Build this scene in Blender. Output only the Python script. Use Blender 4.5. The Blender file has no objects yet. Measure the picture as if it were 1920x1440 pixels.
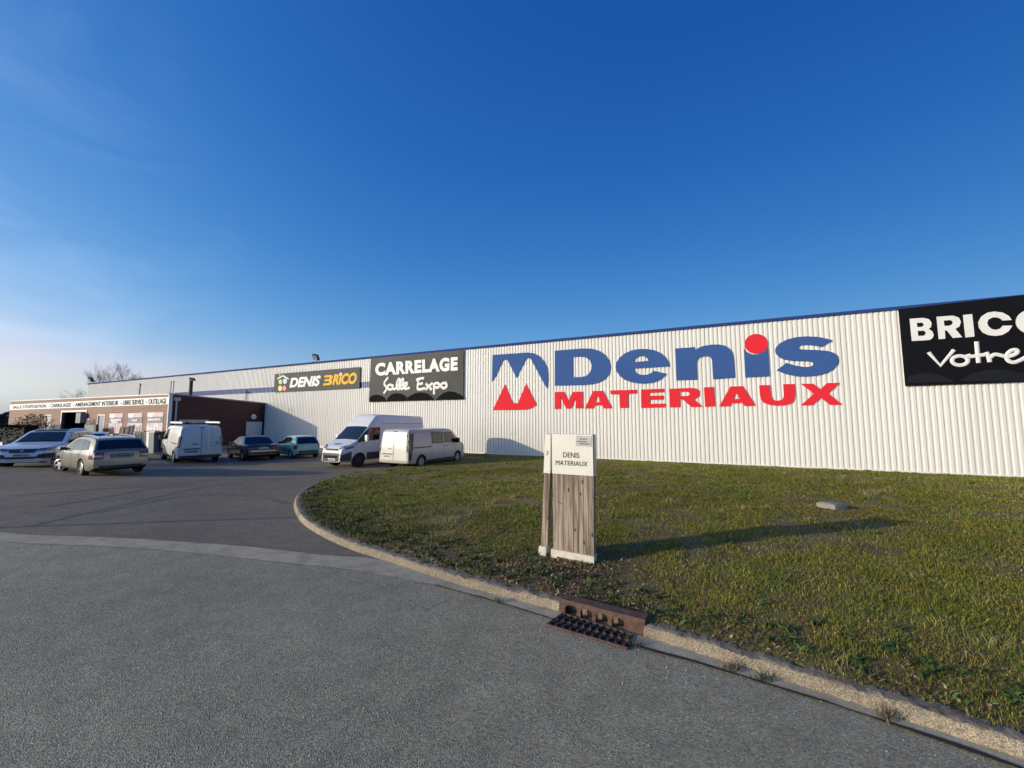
import bpy, bmesh, math, random
import numpy as np
from mathutils import Vector, Matrix
random.seed(7); rng = np.random.default_rng(7)
SC = bpy.context.scene
COL = SC.collection
R_ = math.radians

# ------------------------------------------------------------------ camera, sky, sun, exposure
CAM_H = 1.6; FPX = 760.0; PITCH = math.atan(67/FPX)
cam = bpy.data.cameras.new("camera"); cam_o = bpy.data.objects.new("camera", cam); COL.objects.link(cam_o)
cam.sensor_fit = 'HORIZONTAL'; cam.sensor_width = 36.0; cam.lens = 36.0*FPX/1920
cam.clip_start = 0.05; cam.clip_end = 3000
cam_o.location = (0, 0, CAM_H); cam_o.rotation_euler = (math.pi/2+PITCH, 0, 0)
SC.camera = cam_o
SUN_FROM = Vector((-0.945, -0.327, 0)).normalized(); SUN_EL = R_(14.0)
W = bpy.data.worlds.new("World"); SC.world = W; W.use_nodes = True
nt = W.node_tree; nt.nodes.clear()
wo = nt.nodes.new('ShaderNodeOutputWorld'); bg = nt.nodes.new('ShaderNodeBackground')
sky = nt.nodes.new('ShaderNodeTexSky'); sky.sky_type = 'NISHITA'; sky.sun_disc = False
sky.sun_elevation = SUN_EL; sky.sun_rotation = math.atan2(SUN_FROM.x, SUN_FROM.y)
sky.air_density = 1.0; sky.dust_density = 1.0; sky.ozone_density = 3.0; sky.altitude = 50
sepc = nt.nodes.new('ShaderNodeSeparateColor'); comb = nt.nodes.new('ShaderNodeCombineColor')
stc = nt.nodes.new('ShaderNodeTexCoord'); sxyz = nt.nodes.new('ShaderNodeSeparateXYZ'); nt.links.new(stc.outputs['Generated'], sxyz.inputs[0])
fc = nt.nodes.new('ShaderNodeFloatCurve'); cvp = fc.mapping.curves[0].points           # deeper sky away from the sun side
cvp[0].location = (0.0, 0.525); cvp[1].location = (1.0, 0.27)
for p_ in ((0.1, 0.525), (0.35, 0.51), (0.5, 0.475), (0.65, 0.40), (0.9, 0.285)): cvp.new(*p_)
fc.mapping.update()
mr_ = nt.nodes.new('ShaderNodeMapRange'); mr_.inputs[1].default_value = -1; mr_.inputs[2].default_value = 1; nt.links.new(sxyz.outputs[0], mr_.inputs[0]); nt.links.new(mr_.outputs[0], fc.inputs['Value'])
db = nt.nodes.new('ShaderNodeMath'); db.operation = 'MULTIPLY'; db.inputs[1].default_value = 2.0; nt.links.new(fc.outputs[0], db.inputs[0])
vm = nt.nodes.new('ShaderNodeVectorMath'); vm.operation = 'SCALE'; nt.links.new(sky.outputs[0], vm.inputs[0]); nt.links.new(db.outputs[0], vm.inputs['Scale']); nt.links.new(vm.outputs[0], sepc.inputs[0])
SKY_K = 0.12
for i_, (g_, a_) in enumerate(((2.0, 4.8), (1.18, 1.52), (0.68, 1.22))):      # colour response of a clear winter sky
    p1 = nt.nodes.new('ShaderNodeMath'); p1.operation = 'POWER'; p1.inputs[1].default_value = g_
    p2 = nt.nodes.new('ShaderNodeMath'); p2.operation = 'MULTIPLY'; p2.inputs[1].default_value = a_*SKY_K**(g_-1)
    nt.links.new(sepc.outputs[i_], p1.inputs[0]); nt.links.new(p1.outputs[0], p2.inputs[0]); nt.links.new(p2.outputs[0], comb.inputs[i_])
pr_, pg_, pb_ = [comb.inputs[i].links[0].from_node for i in range(3)]     # never redder than it is green: pale haze, not an orange glow
gl = nt.nodes.new('ShaderNodeMath'); gl.operation = 'MULTIPLY'; gl.inputs[1].default_value = 0.94; nt.links.new(pg_.outputs[0], gl.inputs[0])
mn = nt.nodes.new('ShaderNodeMath'); mn.operation = 'MINIMUM'; nt.links.new(pr_.outputs[0], mn.inputs[0]); nt.links.new(gl.outputs[0], mn.inputs[1]); nt.links.new(mn.outputs[0], comb.inputs[0])
mxb = nt.nodes.new('ShaderNodeMath'); mxb.operation = 'MAXIMUM'; nt.links.new(pb_.outputs[0], mxb.inputs[0]); nt.links.new(pg_.outputs[0], mxb.inputs[1]); nt.links.new(mxb.outputs[0], comb.inputs[2])
# a thin veil of high cloud low on the sunny side
mpc = nt.nodes.new('ShaderNodeMapping'); mpc.inputs['Scale'].default_value = (2.2, 2.2, 7.0); mpc.inputs['Rotation'].default_value = (0.35, 0.2, 0); nt.links.new(stc.outputs['Generated'], mpc.inputs[0])
nzc = nt.nodes.new('ShaderNodeTexNoise'); nzc.inputs['Scale'].default_value = 1.6; nzc.inputs['Detail'].default_value = 7; nzc.inputs['Distortion'].default_value = 0.8; nt.links.new(mpc.outputs[0], nzc.inputs['Vector'])
cl1 = nt.nodes.new('ShaderNodeMapRange'); cl1.inputs[1].default_value = 0.42; cl1.inputs[2].default_value = 0.75; nt.links.new(nzc.outputs[0], cl1.inputs[0])
cl2 = nt.nodes.new('ShaderNodeMapRange'); cl2.inputs[1].default_value = -0.52; cl2.inputs[2].default_value = -0.85; nt.links.new(sxyz.outputs[0], cl2.inputs[0])
clm = nt.nodes.new('ShaderNodeMath'); clm.operation = 'MULTIPLY'; nt.links.new(cl1.outputs[0], clm.inputs[0]); nt.links.new(cl2.outputs[0], clm.inputs[1])
cls = nt.nodes.new('ShaderNodeMath'); cls.operation = 'MULTIPLY'; cls.inputs[1].default_value = 1.0; nt.links.new(clm.outputs[0], cls.inputs[0])
cla = nt.nodes.new('ShaderNodeVectorMath'); cla.operation = 'ADD'; nt.links.new(comb.outputs[0], cla.inputs[0]); nt.links.new(cls.outputs[0], cla.inputs[1]); nt.links.new(cla.outputs[0], bg.inputs[0])
bg.inputs[1].default_value = 0.12
nt.links.new(bg.outputs[0], wo.inputs[0])
sun = bpy.data.lights.new("sun", 'SUN'); sun.energy = 3.25; sun.angle = R_(0.53); sun.color = (1.0, 0.85, 0.62)
sun_o = bpy.data.objects.new("sun", sun); COL.objects.link(sun_o)
sd = Vector((SUN_FROM.x*math.cos(SUN_EL), SUN_FROM.y*math.cos(SUN_EL), math.sin(SUN_EL)))
sun_o.rotation_euler = sd.to_track_quat('Z', 'Y').to_euler(); sun_o.location = sd*60
SC.view_settings.view_transform = 'Standard'; SC.view_settings.look = 'None'
SC.view_settings.exposure = 0.0; SC.view_settings.gamma = 1.0
SC.cycles.max_bounces = 6

# ------------------------------------------------------------------ site geometry (surveyed from the photograph)
TH = -0.46745663; WD = 23.0965; WZ = -0.603; WH = 7.0
DX, DY = math.cos(TH), math.sin(TH); NX, NY = DY, -DX       # along the warehouse wall, out from it
cp, sp = math.cos(PITCH), math.sin(PITCH)
def ray(x, y):
    a = (x-960)/FPX; b = -(y-720)/FPX
    return (a, cp-b*sp, sp+b*cp)
def h(X, Y):
    q = NX*np.asarray(X)+NY*np.asarray(Y)+WD
    t = np.clip((23-q)/14, 0, 1)
    return -0.72*(0.6*t+0.4*t*t*(3-2*t))
def G(x, y, dz=0.0):
    r = ray(x, y); lo, hi = 0.5, 400.0
    for _ in range(50):
        m = (lo+hi)/2
        if CAM_H+r[2]*m > float(h(r[0]*m, r[1]*m))+dz: lo = m
        else: hi = m
    return Vector((r[0]*lo, r[1]*lo, CAM_H+r[2]*lo))
def PW(x, y, q):                                            # picture point -> (u, z) on the upright plane q metres off the wall
    r = ray(x, y); t = (q-WD)/(NX*r[0]+NY*r[1])
    return (DX*r[0]+DY*r[1])*t, CAM_H+r[2]*t
def UQ(u, q, z=0.0):                                        # wall coordinates -> world
    return Vector((DX*u+NX*(q-WD), DY*u+NY*(q-WD), z))

# ------------------------------------------------------------------ helpers
def noise2(x, y, s, seed=0):
    x = np.asarray(x)/s; y = np.asarray(y)/s
    xi = np.floor(x).astype(np.int64); yi = np.floor(y).astype(np.int64); fx = x-xi; fy = y-yi
    fx = fx*fx*(3-2*fx); fy = fy*fy*(3-2*fy)
    def hsh(a, b):
        n = (a*374761393+b*668265263+seed*1274126177) & 0xffffffff
        n = ((n ^ (n >> 13))*1274126177) & 0xffffffff
        return ((n ^ (n >> 16)) & 0xffff)/65535.0
    return (hsh(xi, yi)*(1-fx)+hsh(xi+1, yi)*fx)*(1-fy)+(hsh(xi, yi+1)*(1-fx)+hsh(xi+1, yi+1)*fx)*fy

MATS = {}
def mat(name, col, rough=0.6, metal=0.0, var=0.0, vscale=3.0, bump=0.0, bscale=60.0, coat=0.0, spec=0.5, stretch=None, col2=None, emit=0.0):
    if name in MATS: return MATS[name]
    m = bpy.data.materials.new(name); m.use_nodes = True; t = m.node_tree; b = t.nodes['Principled BSDF']
    b.inputs['Base Color'].default_value = (*col, 1); b.inputs['Roughness'].default_value = rough
    b.inputs['Metallic'].default_value = metal; b.inputs['Specular IOR Level'].default_value = spec
    if coat: b.inputs['Coat Weight'].default_value = coat; b.inputs['Coat Roughness'].default_value = 0.04
    if emit:
        b.inputs['Emission Color'].default_value = (*col, 1); b.inputs['Emission Strength'].default_value = emit
    tc = None
    if var or bump:
        tc = t.nodes.new('ShaderNodeTexCoord'); mp = t.nodes.new('ShaderNodeMapping')
        if stretch: mp.inputs['Scale'].default_value = stretch
        t.links.new(tc.outputs['Object'], mp.inputs[0])
    if var:
        n = t.nodes.new('ShaderNodeTexNoise'); n.inputs['Scale'].default_value = vscale; n.inputs['Detail'].default_value = 6; n.inputs['Roughness'].default_value = 0.65
        t.links.new(mp.outputs[0], n.inputs['Vector'])
        r = t.nodes.new('ShaderNodeValToRGB'); r.color_ramp.elements[0].position = 0.3; r.color_ramp.elements[1].position = 0.7
        c2 = col2 or tuple(min(1, c*(1+var)) for c in col)
        c1 = tuple(c*(1-var) for c in col)
        r.color_ramp.elements[0].color = (*c1, 1); r.color_ramp.elements[1].color = (*c2, 1)
        t.links.new(n.outputs[0], r.inputs[0]); t.links.new(r.outputs[0], b.inputs['Base Color'])
    if bump:
        n = t.nodes.new('ShaderNodeTexNoise'); n.inputs['Scale'].default_value = bscale; n.inputs['Detail'].default_value = 4
        t.links.new(mp.outputs[0], n.inputs['Vector'])
        bp = t.nodes.new('ShaderNodeBump'); bp.inputs['Strength'].default_value = bump; bp.inputs['Distance'].default_value = 0.01
        t.links.new(n.outputs[0], bp.inputs['Height']); t.links.new(bp.outputs[0], b.inputs['Normal'])
    MATS[name] = m
    return m

def link(name, me, m=None, parent=None):
    o = bpy.data.objects.new(name, me); COL.objects.link(o)
    if m is not None:
        for k in (m if isinstance(m, (list, tuple)) else [m]): me.materials.append(k)
    if parent is not None: o.parent = parent
    return o
def mesh(name, vs, fs, m=None, parent=None, smooth=None):
    me = bpy.data.meshes.new(name); me.from_pydata([tuple(v) for v in vs], [], fs); me.update()
    if smooth is not None:
        me.shade_smooth(); me.set_sharp_from_angle(angle=R_(smooth))
    return link(name, me, m, parent)
def tag(o, label=None, cat=None, group=None, kind=None):
    if label: o['label'] = label
    if cat: o['category'] = cat
    if group: o['group'] = group
    if kind: o['kind'] = kind
    return o
def empty(name, loc, rz=0, label=None, cat=None, group=None, scale=1.0):
    o = bpy.data.objects.new(name, None); COL.objects.link(o); o.empty_display_size = 0.2
    o.location = loc; o.rotation_euler = (0, 0, rz); o.scale = (scale,)*3
    return tag(o, label, cat, group)
class MB:
    def __init__(s): s.v = []; s.f = []
    def add(s, vs, fs):
        n = len(s.v); s.v += [tuple(v) for v in vs]; s.f += [tuple(i+n for i in f) for f in fs]
    def box(s, x0, x1, y0, y1, z0, z1, M=None):
        vs = [Vector((x, y, z)) for z in (z0, z1) for y in (y0, y1) for x in (x0, x1)]
        if M is not None: vs = [M @ v for v in vs]
        s.add(vs, [(0, 2, 3, 1), (4, 5, 7, 6), (0, 1, 5, 4), (2, 6, 7, 3), (0, 4, 6, 2), (1, 3, 7, 5)])
    def hexa(s, p):                                           # 8 corners: bottom 4 ccw, top 4 ccw
        s.add(p, [(3, 2, 1, 0), (4, 5, 6, 7), (0, 1, 5, 4), (1, 2, 6, 5), (2, 3, 7, 6), (3, 0, 4, 7)])
    def tube(s, pts, r, n=8, flat=None, closed=False, taper=None):   # flat=(axis vector, factor): squash the section along an axis
        pts = [Vector(p) for p in pts]; k = len(pts); rings = []; prev = None
        for i, p in enumerate(pts):
            if closed: a, b = pts[i-1], pts[(i+1) % k]
            else: a, b = pts[max(0, i-1)], pts[min(k-1, i+1)]
            t = (b-a).normalized() if (b-a).length > 1e-9 else Vector((0, 0, 1))
            if flat: w = flat[0]
            else: w = prev if prev is not None else (Vector((0, 0, 1)) if abs(t.z) < 0.9 else Vector((1, 0, 0)))
            e1 = t.cross(w)
            if e1.length < 1e-6: e1 = t.cross(Vector((1, 0.3, 0)))
            e1.normalize(); e2 = e1.cross(t).normalized(); prev = e2
            rr = r if taper is None else r*(1+(taper-1)*i/max(1, k-1))
            ff = flat[1] if flat else 1.0
            rings.append([p+e1*math.cos(q)*rr+e2*math.sin(q)*rr*ff for q in [2*math.pi*j/n for j in range(n)]])
        vs = [v for g in rings for v in g]; fs = []
        for i in range(k if closed else k-1):
            i2 = (i+1) % k
            for j in range(n): fs.append((i*n+j, i*n+(j+1) % n, i2*n+(j+1) % n, i2*n+j))
        if not closed: fs += [tuple(range(n))[::-1], tuple((k-1)*n+j for j in range(n))]
        s.add(vs, fs)
    def lathe(s, prof, n=24, M=None, caps=False):             # profile of (radius, height) round z
        vs = []; fs = []
        for (r, z) in prof:
            for j in range(n):
                a = 2*math.pi*j/n; vs.append(Vector((r*math.cos(a), r*math.sin(a), z)))
        for i in range(len(prof)-1):
            for j in range(n): fs.append((i*n+j, i*n+(j+1) % n, (i+1)*n+(j+1) % n, (i+1)*n+j))
        if caps: fs += [tuple(range(n))[::-1], tuple((len(prof)-1)*n+j for j in range(n))]
        if M is not None: vs = [M @ v for v in vs]
        s.add(vs, fs)
    def build(s, name, m, parent=None, smooth=None): return mesh(name, s.v, s.f, m, parent, smooth)
def rbox(name, sx, sy, sz, bev, m, parent=None, loc=(0, 0, 0), M=None, seg=2):
    bm = bmesh.new(); bmesh.ops.create_cube(bm, size=1)
    for v in bm.verts: v.co = Vector((v.co.x*sx, v.co.y*sy, v.co.z*sz))
    if bev: bmesh.ops.bevel(bm, geom=bm.edges[:], offset=bev, segments=seg, affect='EDGES', profile=0.6)
    me = bpy.data.meshes.new(name)
    for v in bm.verts: v.co = (M @ v.co if M is not None else v.co)+Vector(loc)
    bm.to_mesh(me); bm.free(); me.shade_smooth(); me.set_sharp_from_angle(angle=R_(40))
    return link(name, me, m, parent)
def inq(q, a, b):                                           # bilinear point in a quad (TL, TR, BR, BL), a right, b down
    (x0, y0), (x1, y1), (x2, y2), (x3, y3) = q
    return ((x0*(1-a)+x1*a)*(1-b)+(x3*(1-a)+x2*a)*b, (y0*(1-a)+y1*a)*(1-b)+(y3*(1-a)+y2*a)*b)

def fill_poly(loops, depth):                                # 2-D outlines (even-odd) -> solid letter; local x right, y up, z out
    cu = bpy.data.curves.new('t', 'CURVE'); cu.dimensions = '2D'; cu.fill_mode = 'BOTH'; cu.extrude = depth/2
    for lp in loops:
        s = cu.splines.new('POLY'); s.points.add(len(lp)-1); s.use_cyclic_u = True
        for p, c in zip(s.points, lp): p.co = (c[0], c[1], 0, 1)
    o = bpy.data.objects.new('t', cu); COL.objects.link(o)
    dg = bpy.context.evaluated_depsgraph_get(); dg.update()
    me = bpy.data.meshes.new_from_object(o.evaluated_get(dg))
    bpy.data.objects.remove(o); bpy.data.curves.remove(cu)
    return me
def text_mesh(txt, bold=0.0, shear=0.0, spacing=1.0):
    cu = bpy.data.curves.new('t', 'FONT'); cu.body = txt; cu.offset = bold; cu.shear = shear; cu.space_character = spacing; cu.resolution_u = 4
    cu.extrude = 0.01
    o = bpy.data.objects.new('t', cu); COL.objects.link(o)
    dg = bpy.context.evaluated_depsgraph_get(); dg.update()
    me = bpy.data.meshes.new_from_object(o.evaluated_get(dg))
    bpy.data.objects.remove(o); bpy.data.curves.remove(cu)
    return me
def text_on(name, txt, mapf, m, parent=None, bold=0.0, shear=0.0, spacing=1.0, thick=0.012):
    """text whose bounding box fills the unit square of mapf(a, b, w): a right, b down, w out in metres"""
    me = text_mesh(txt, bold, shear, spacing); me.name = name
    n = len(me.vertices); co = np.empty(n*3); me.vertices.foreach_get('co', co); co = co.reshape(-1, 3)
    lo = co.min(0); hi = co.max(0)
    for i, v in enumerate(me.vertices):
        a = (co[i, 0]-lo[0])/(hi[0]-lo[0]); b = 1-(co[i, 1]-lo[1])/(hi[1]-lo[1])
        v.co = mapf(a, b, thick if co[i, 2] > 0 else 0.0)
    me.materials.clear(); me.update()
    return link(name, me, m, parent)
def wall_map(quad, q0):
    def f(a, b, w):
        u, z = PW(*inq(quad, a, b), q0); return UQ(u, q0+w, z)
    return f
def wall_poly(name, loops, q0, depth, m, parent=None):      # outlines in picture points, set upright on the plane q0
    lp = [[PW(x, y, q0) for x, y in l] for l in loops]
    me = fill_poly(lp, depth); me.name = name; me.materials.clear()
    for v in me.vertices: v.co = UQ(v.co.x, q0+v.co.z, v.co.y)
    me.update(); return link(name, me, m, parent)
def wall_stroke(mb, pts, q0, r, px_r=True, closed=False, zs=None):
    P = [UQ(*((lambda uz: (uz[0], q0, uz[1]))(PW(x, y, q0)))) for x, y in pts]
    mb.tube(P, r, 8, flat=(Vector((NX, NY, 0)), 0.35), closed=closed)
def smooth_pts(p, it=2, closed=False):
    p = [tuple(a) for a in p]
    for _ in range(it):
        o = []; n = len(p)
        if not closed: o.append(p[0])
        for i in range(n if closed else n-1):
            a, b = p[i], p[(i+1) % n]
            o.append(tuple(.75*x+.25*y for x, y in zip(a, b))); o.append(tuple(.25*x+.75*y for x, y in zip(a, b)))
        if not closed: o.append(p[-1])
        p = o
    return p
def ell(cx, cy, rx, ry, n=20): return [(cx+rx*math.cos(2*math.pi*i/n), cy+ry*math.sin(2*math.pi*i/n)) for i in range(n)]
def Zm(ox, oy, s): return lambda pts: [(ox+x/s, oy+y/s) for x, y in pts]
def resample(P, n):
    P = np.array([tuple(p) for p in P], float); d = np.r_[0, np.cumsum(np.linalg.norm(np.diff(P[:, :2], axis=0), axis=1))]
    s = np.linspace(0, d[-1], n); return np.stack([np.interp(s, d, P[:, k]) for k in range(P.shape[1])], 1)

# ------------------------------------------------------------------ materials of the setting
def asphalt(name, base, chip, rough_big, s_ag=140, bstr=0.9):
    m = bpy.data.materials.new(name); m.use_nodes = True; t = m.node_tree; b = t.nodes['Principled BSDF']
    N = t.nodes.new; L = t.links.new
    tc = N('ShaderNodeTexCoord')
    vo = N('ShaderNodeTexVoronoi'); vo.inputs['Scale'].default_value = s_ag; L(tc.outputs['Object'], vo.inputs['Vector'])
    n1 = N('ShaderNodeTexNoise'); n1.inputs['Scale'].default_value = 0.35; n1.inputs['Detail'].default_value = 7; n1.inputs['Roughness'].default_value = 0.6; L(tc.outputs['Object'], n1.inputs['Vector'])
    n2 = N('ShaderNodeTexNoise'); n2.inputs['Scale'].default_value = s_ag*0.35; n2.inputs['Detail'].default_value = 5; L(tc.outputs['Object'], n2.inputs['Vector'])
    n3 = N('ShaderNodeTexNoise'); n3.inputs['Scale'].default_value = 5.0; n3.inputs['Detail'].default_value = 6; L(tc.outputs['Object'], n3.inputs['Vector'])
    sep = N('ShaderNodeSeparateColor'); L(vo.outputs['Color'], sep.inputs[0])
    r1 = N('ShaderNodeValToRGB'); e = r1.color_ramp.elements
    e[0].position = 0.0; e[0].color = (*[c*0.55 for c in base], 1); e[1].position = 1.0; e[1].color = (*chip, 1)
    k = e.new(0.55); k.color = (*base, 1); k2 = e.new(0.9); k2.color = (*[c*1.35 for c in base], 1)
    L(sep.outputs[0], r1.inputs[0])
    mx = N('ShaderNodeMix'); mx.data_type = 'RGBA'; mx.blend_type = 'MULTIPLY'; mx.inputs[0].default_value = 1
    r2 = N('ShaderNodeMapRange'); r2.inputs[1].default_value = 0.3; r2.inputs[2].default_value = 0.7; r2.inputs[3].default_value = 1-rough_big; r2.inputs[4].default_value = 1+rough_big
    L(n1.outputs[0], r2.inputs[0]); L(r1.outputs[0], mx.inputs[6])
    r3 = N('ShaderNodeMapRange'); r3.inputs[1].default_value = 0.3; r3.inputs[2].default_value = 0.7; r3.inputs[3].default_value = 0.88; r3.inputs[4].default_value = 1.12; L(n3.outputs[0], r3.inputs[0])
    mu = N('ShaderNodeMath'); mu.operation = 'MULTIPLY'; L(r2.outputs[0], mu.inputs[0]); L(r3.outputs[0], mu.inputs[1])
    cb = N('ShaderNodeCombineColor')
    for i in range(3): L(mu.outputs[0], cb.inputs[i])
    L(cb.outputs[0], mx.inputs[7]); L(mx.outputs[2], b.inputs['Base Color'])
    b.inputs['Roughness'].default_value = 0.85
    ad = N('ShaderNodeMath'); ad.operation = 'ADD'; L(vo.outputs['Distance'], ad.inputs[0]); L(n2.outputs[0], ad.inputs[1])
    bp = N('ShaderNodeBump'); bp.inputs['Strength'].default_value = bstr; bp.inputs['Distance'].default_value = 0.006
    L(ad.outputs[0], bp.inputs['Height']); L(bp.outputs[0], b.inputs['Normal'])
    return m
M_ROAD = asphalt('road_asphalt', (0.345, 0.302, 0.188), (0.56, 0.50, 0.36), 0.17, 130, 0.75)
M_PARK = asphalt('car_park_asphalt', (0.215, 0.170, 0.106), (0.36, 0.31, 0.22), 0.26, 130, 0.6)
M_CONC = mat('gutter_concrete', (0.45, 0.385, 0.255), 0.9, var=0.28, vscale=5, bump=0.6, bscale=70)
M_KERB = asphalt('kerb_concrete', (0.30, 0.245, 0.17), (0.46, 0.39, 0.28), 0.38, 150, 0.9)
M_KERBTOP = mat('kerb_top_dirt', (0.17, 0.14, 0.10), 1.0, var=0.5, vscale=11, bump=1.0, bscale=50, col2=(0.30, 0.25, 0.18))
M_SOIL = mat('soil', (0.165, 0.125, 0.042), 1.0, var=0.45, vscale=1.6, bump=1.0, bscale=25)
M_LAND = mat('land', (0.07, 0.08, 0.03), 1.0, var=0.4, vscale=0.05)
M_WHITECLAD = mat('white_cladding', (0.73, 0.71, 0.66), 0.45, var=0.045, vscale=1.0, stretch=(1.1, 1.1, 0.07), spec=0.35)
M_BLUECLAD = mat('blue_cladding', (0.035, 0.055, 0.24), 0.45, var=0.08)
M_FASCIA = mat('blue_fascia', (0.03, 0.055, 0.18), 0.75, spec=0.1)
M_BRICK = None
def siding(name, c1, c2, c3, board, rough=0.6):
    m = bpy.data.materials.new(name); m.use_nodes = True; t = m.node_tree; b = t.nodes['Principled BSDF']; N = t.nodes.new; L = t.links.new
    tc = N('ShaderNodeTexCoord'); sx = N('ShaderNodeSeparateXYZ'); L(tc.outputs['Object'], sx.inputs[0])
    dv = N('ShaderNodeMath'); dv.operation = 'DIVIDE'; dv.inputs[1].default_value = board; L(sx.outputs['Z'], dv.inputs[0])
    fl = N('ShaderNodeMath'); fl.operation = 'FLOOR'; L(dv.outputs[0], fl.inputs[0])
    fr = N('ShaderNodeMath'); fr.operation = 'FRACT'; L(dv.outputs[0], fr.inputs[0])
    ml = N('ShaderNodeMath'); ml.operation = 'MULTIPLY'; ml.inputs[1].default_value = 7.31; L(fl.outputs[0], ml.inputs[0])
    cx = N('ShaderNodeCombineXYZ'); mx_ = N('ShaderNodeMath'); mx_.operation = 'ADD'; L(sx.outputs['X'], mx_.inputs[0]); L(sx.outputs['Y'], mx_.inputs[1])
    L(mx_.outputs[0], cx.inputs[0]); L(ml.outputs[0], cx.inputs[1]); L(sx.outputs['Z'], cx.inputs[2])
    mp = N('ShaderNodeMapping'); mp.inputs['Scale'].default_value = (0.9, 1, 9); L(cx.outputs[0], mp.inputs[0])
    n = N('ShaderNodeTexNoise'); n.inputs['Scale'].default_value = 0.9; n.inputs['Detail'].default_value = 5; L(mp.outputs[0], n.inputs['Vector'])
    r = N('ShaderNodeValToRGB'); e = r.color_ramp.elements; e[0].position = 0.28; e[0].color = (*c1, 1); e[1].position = 0.72; e[1].color = (*c3, 1); k = e.new(0.5); k.color = (*c2, 1)
    L(n.outputs[0], r.inputs[0])
    g = N('ShaderNodeMath'); g.operation = 'GREATER_THAN'; g.inputs[1].default_value = 0.1; L(fr.outputs[0], g.inputs[0])
    mr = N('ShaderNodeMapRange'); mr.inputs[3].default_value = 0.45; L(g.outputs[0], mr.inputs[0])
    mx = N('ShaderNodeMix'); mx.data_type = 'RGBA'; mx.blend_type = 'MULTIPLY'; mx.inputs[0].default_value = 1
    L(r.outputs[0], mx.inputs[6]); cb = N('ShaderNodeCombineColor')
    for i in range(3): L(mr.outputs[0], cb.inputs[i])
    L(cb.outputs[0], mx.inputs[7]); L(mx.outputs[2], b.inputs['Base Color']); b.inputs['Roughness'].default_value = rough
    bp = N('ShaderNodeBump'); bp.inputs['Distance'].default_value = 0.02; bp.inputs['Strength'].default_value = 0.6; L(g.outputs[0], bp.inputs['Height']); L(bp.outputs[0], b.inputs['Normal'])
    return m
M_WOODCLAD = siding('brown_board_cladding', (0.18, 0.08, 0.047), (0.26, 0.12, 0.068), (0.33, 0.165, 0.095), 0.17)
M_REDCLAD = siding('dark_red_board_cladding', (0.055, 0.013, 0.013), (0.068, 0.017, 0.017), (0.082, 0.023, 0.022), 0.17)
M_WHITE = mat('white_paint', (0.78, 0.77, 0.73), 0.5, var=0.06, vscale=2)
M_BLUESIGN = mat('sign_blue', (0.045, 0.105, 0.29), 0.7, var=0.05, vscale=0.5, spec=0.1)
M_REDSIGN = mat('sign_red', (0.75, 0.028, 0.042), 0.7, var=0.04, vscale=0.5, spec=0.1)
M_DARK = mat('dark_plastic', (0.022, 0.022, 0.024), 0.55)
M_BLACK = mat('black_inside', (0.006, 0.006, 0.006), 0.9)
M_GREYMETAL = mat('grey_metal', (0.25, 0.26, 0.28), 0.45, metal=0.3)
M_DKGREY = mat('sign_grey', (0.10, 0.10, 0.10), 0.38)
M_BLACKSIGN = mat('sign_black', (0.007, 0.007, 0.009), 0.5, spec=0.12)
M_YELLOW = mat('sign_yellow', (0.82, 0.46, 0.012), 0.55, spec=0.2)

# ------------------------------------------------------------------ ground, car park, road
def sheet(name, xs, ys, zf, m, kind='structure'):
    X, Y = np.meshgrid(xs, ys); Z = zf(X, Y)
    vs = np.stack([X, Y, Z], -1).reshape(-1, 3); nx = len(xs); ny = len(ys)
    fs = [(j*nx+i, j*nx+i+1, (j+1)*nx+i+1, (j+1)*nx+i) for j in range(ny-1) for i in range(nx-1)]
    o = mesh(name, vs, fs, m, smooth=60); tag(o, kind=kind); return o
xs = np.r_[-1500, -600, -300, -200, np.arange(-120, 60, 3.0), 100, 300, 800, 1500]
ys = np.r_[-800, -200, -60, np.arange(-30, 110, 3.0), 150, 300, 700, 2000]
sheet('ground', xs, ys, lambda X, Y: h(X, Y)-0.06, M_LAND)
sheet('car_park', np.arange(-95, 26, 0.8), np.arange(-6, 75, 0.8), lambda X, Y: h(X, Y), M_PARK)

A_px = [(0, 1003), (233, 1010), (408, 1022), (500, 1030), (615, 1044), (708, 1048), (792, 1077), (900, 1110), (1040, 1146), (1211, 1197), (1356, 1242), (1484, 1283), (1612, 1326), (1741, 1368), (1911, 1426)]
B_px = [(0, 1019), (233, 1026), (408, 1042), (500, 1053), (625, 1065), (718, 1079), (812, 1097), (900, 1122), (1030, 1160), (1202, 1217), (1345, 1255), (1475, 1297), (1600, 1337), (1728, 1377), (1899, 1439)]
A = [G(*p) for p in A_px]; B = [G(*p) for p in B_px]
def extend(P, first, last):
    P = list(P); o = [Vector((*v, 0)) for v in first]; e = [Vector((*v, 0)) for v in last]
    return o+P+e
Aw = extend(A, [(-30, 8.2), (-18, 8.0), (-12.5, 7.35)], [(A[-1].x+(A[-1].x-A[-2].x)*k, A[-1].y+(A[-1].y-A[-2].y)*k) for k in (4, 12)])
Bw = extend(B, [(-30, 7.7), (-18, 7.5), (-12.0, 6.87)], [(B[-1].x+(B[-1].x-B[-2].x)*k, B[-1].y+(B[-1].y-B[-2].y)*k) for k in (4, 12)])
cv = np.array([((a.x+b.x)/2, (a.y+b.y)/2) for a, b in zip(Aw, Bw)]); 
rx = np.arange(-30, float(cv[-1, 0]), 0.35); ry = np.interp(rx, cv[:, 0], cv[:, 1])
vs = []; fs = []; NR = 36
for i, (x, y) in enumerate(zip(rx, ry)):
    for j in range(NR+1):
        yy = -14+(y+14)*(j/NR); vs.append((x, yy, float(h(x, yy))+0.005))
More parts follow.
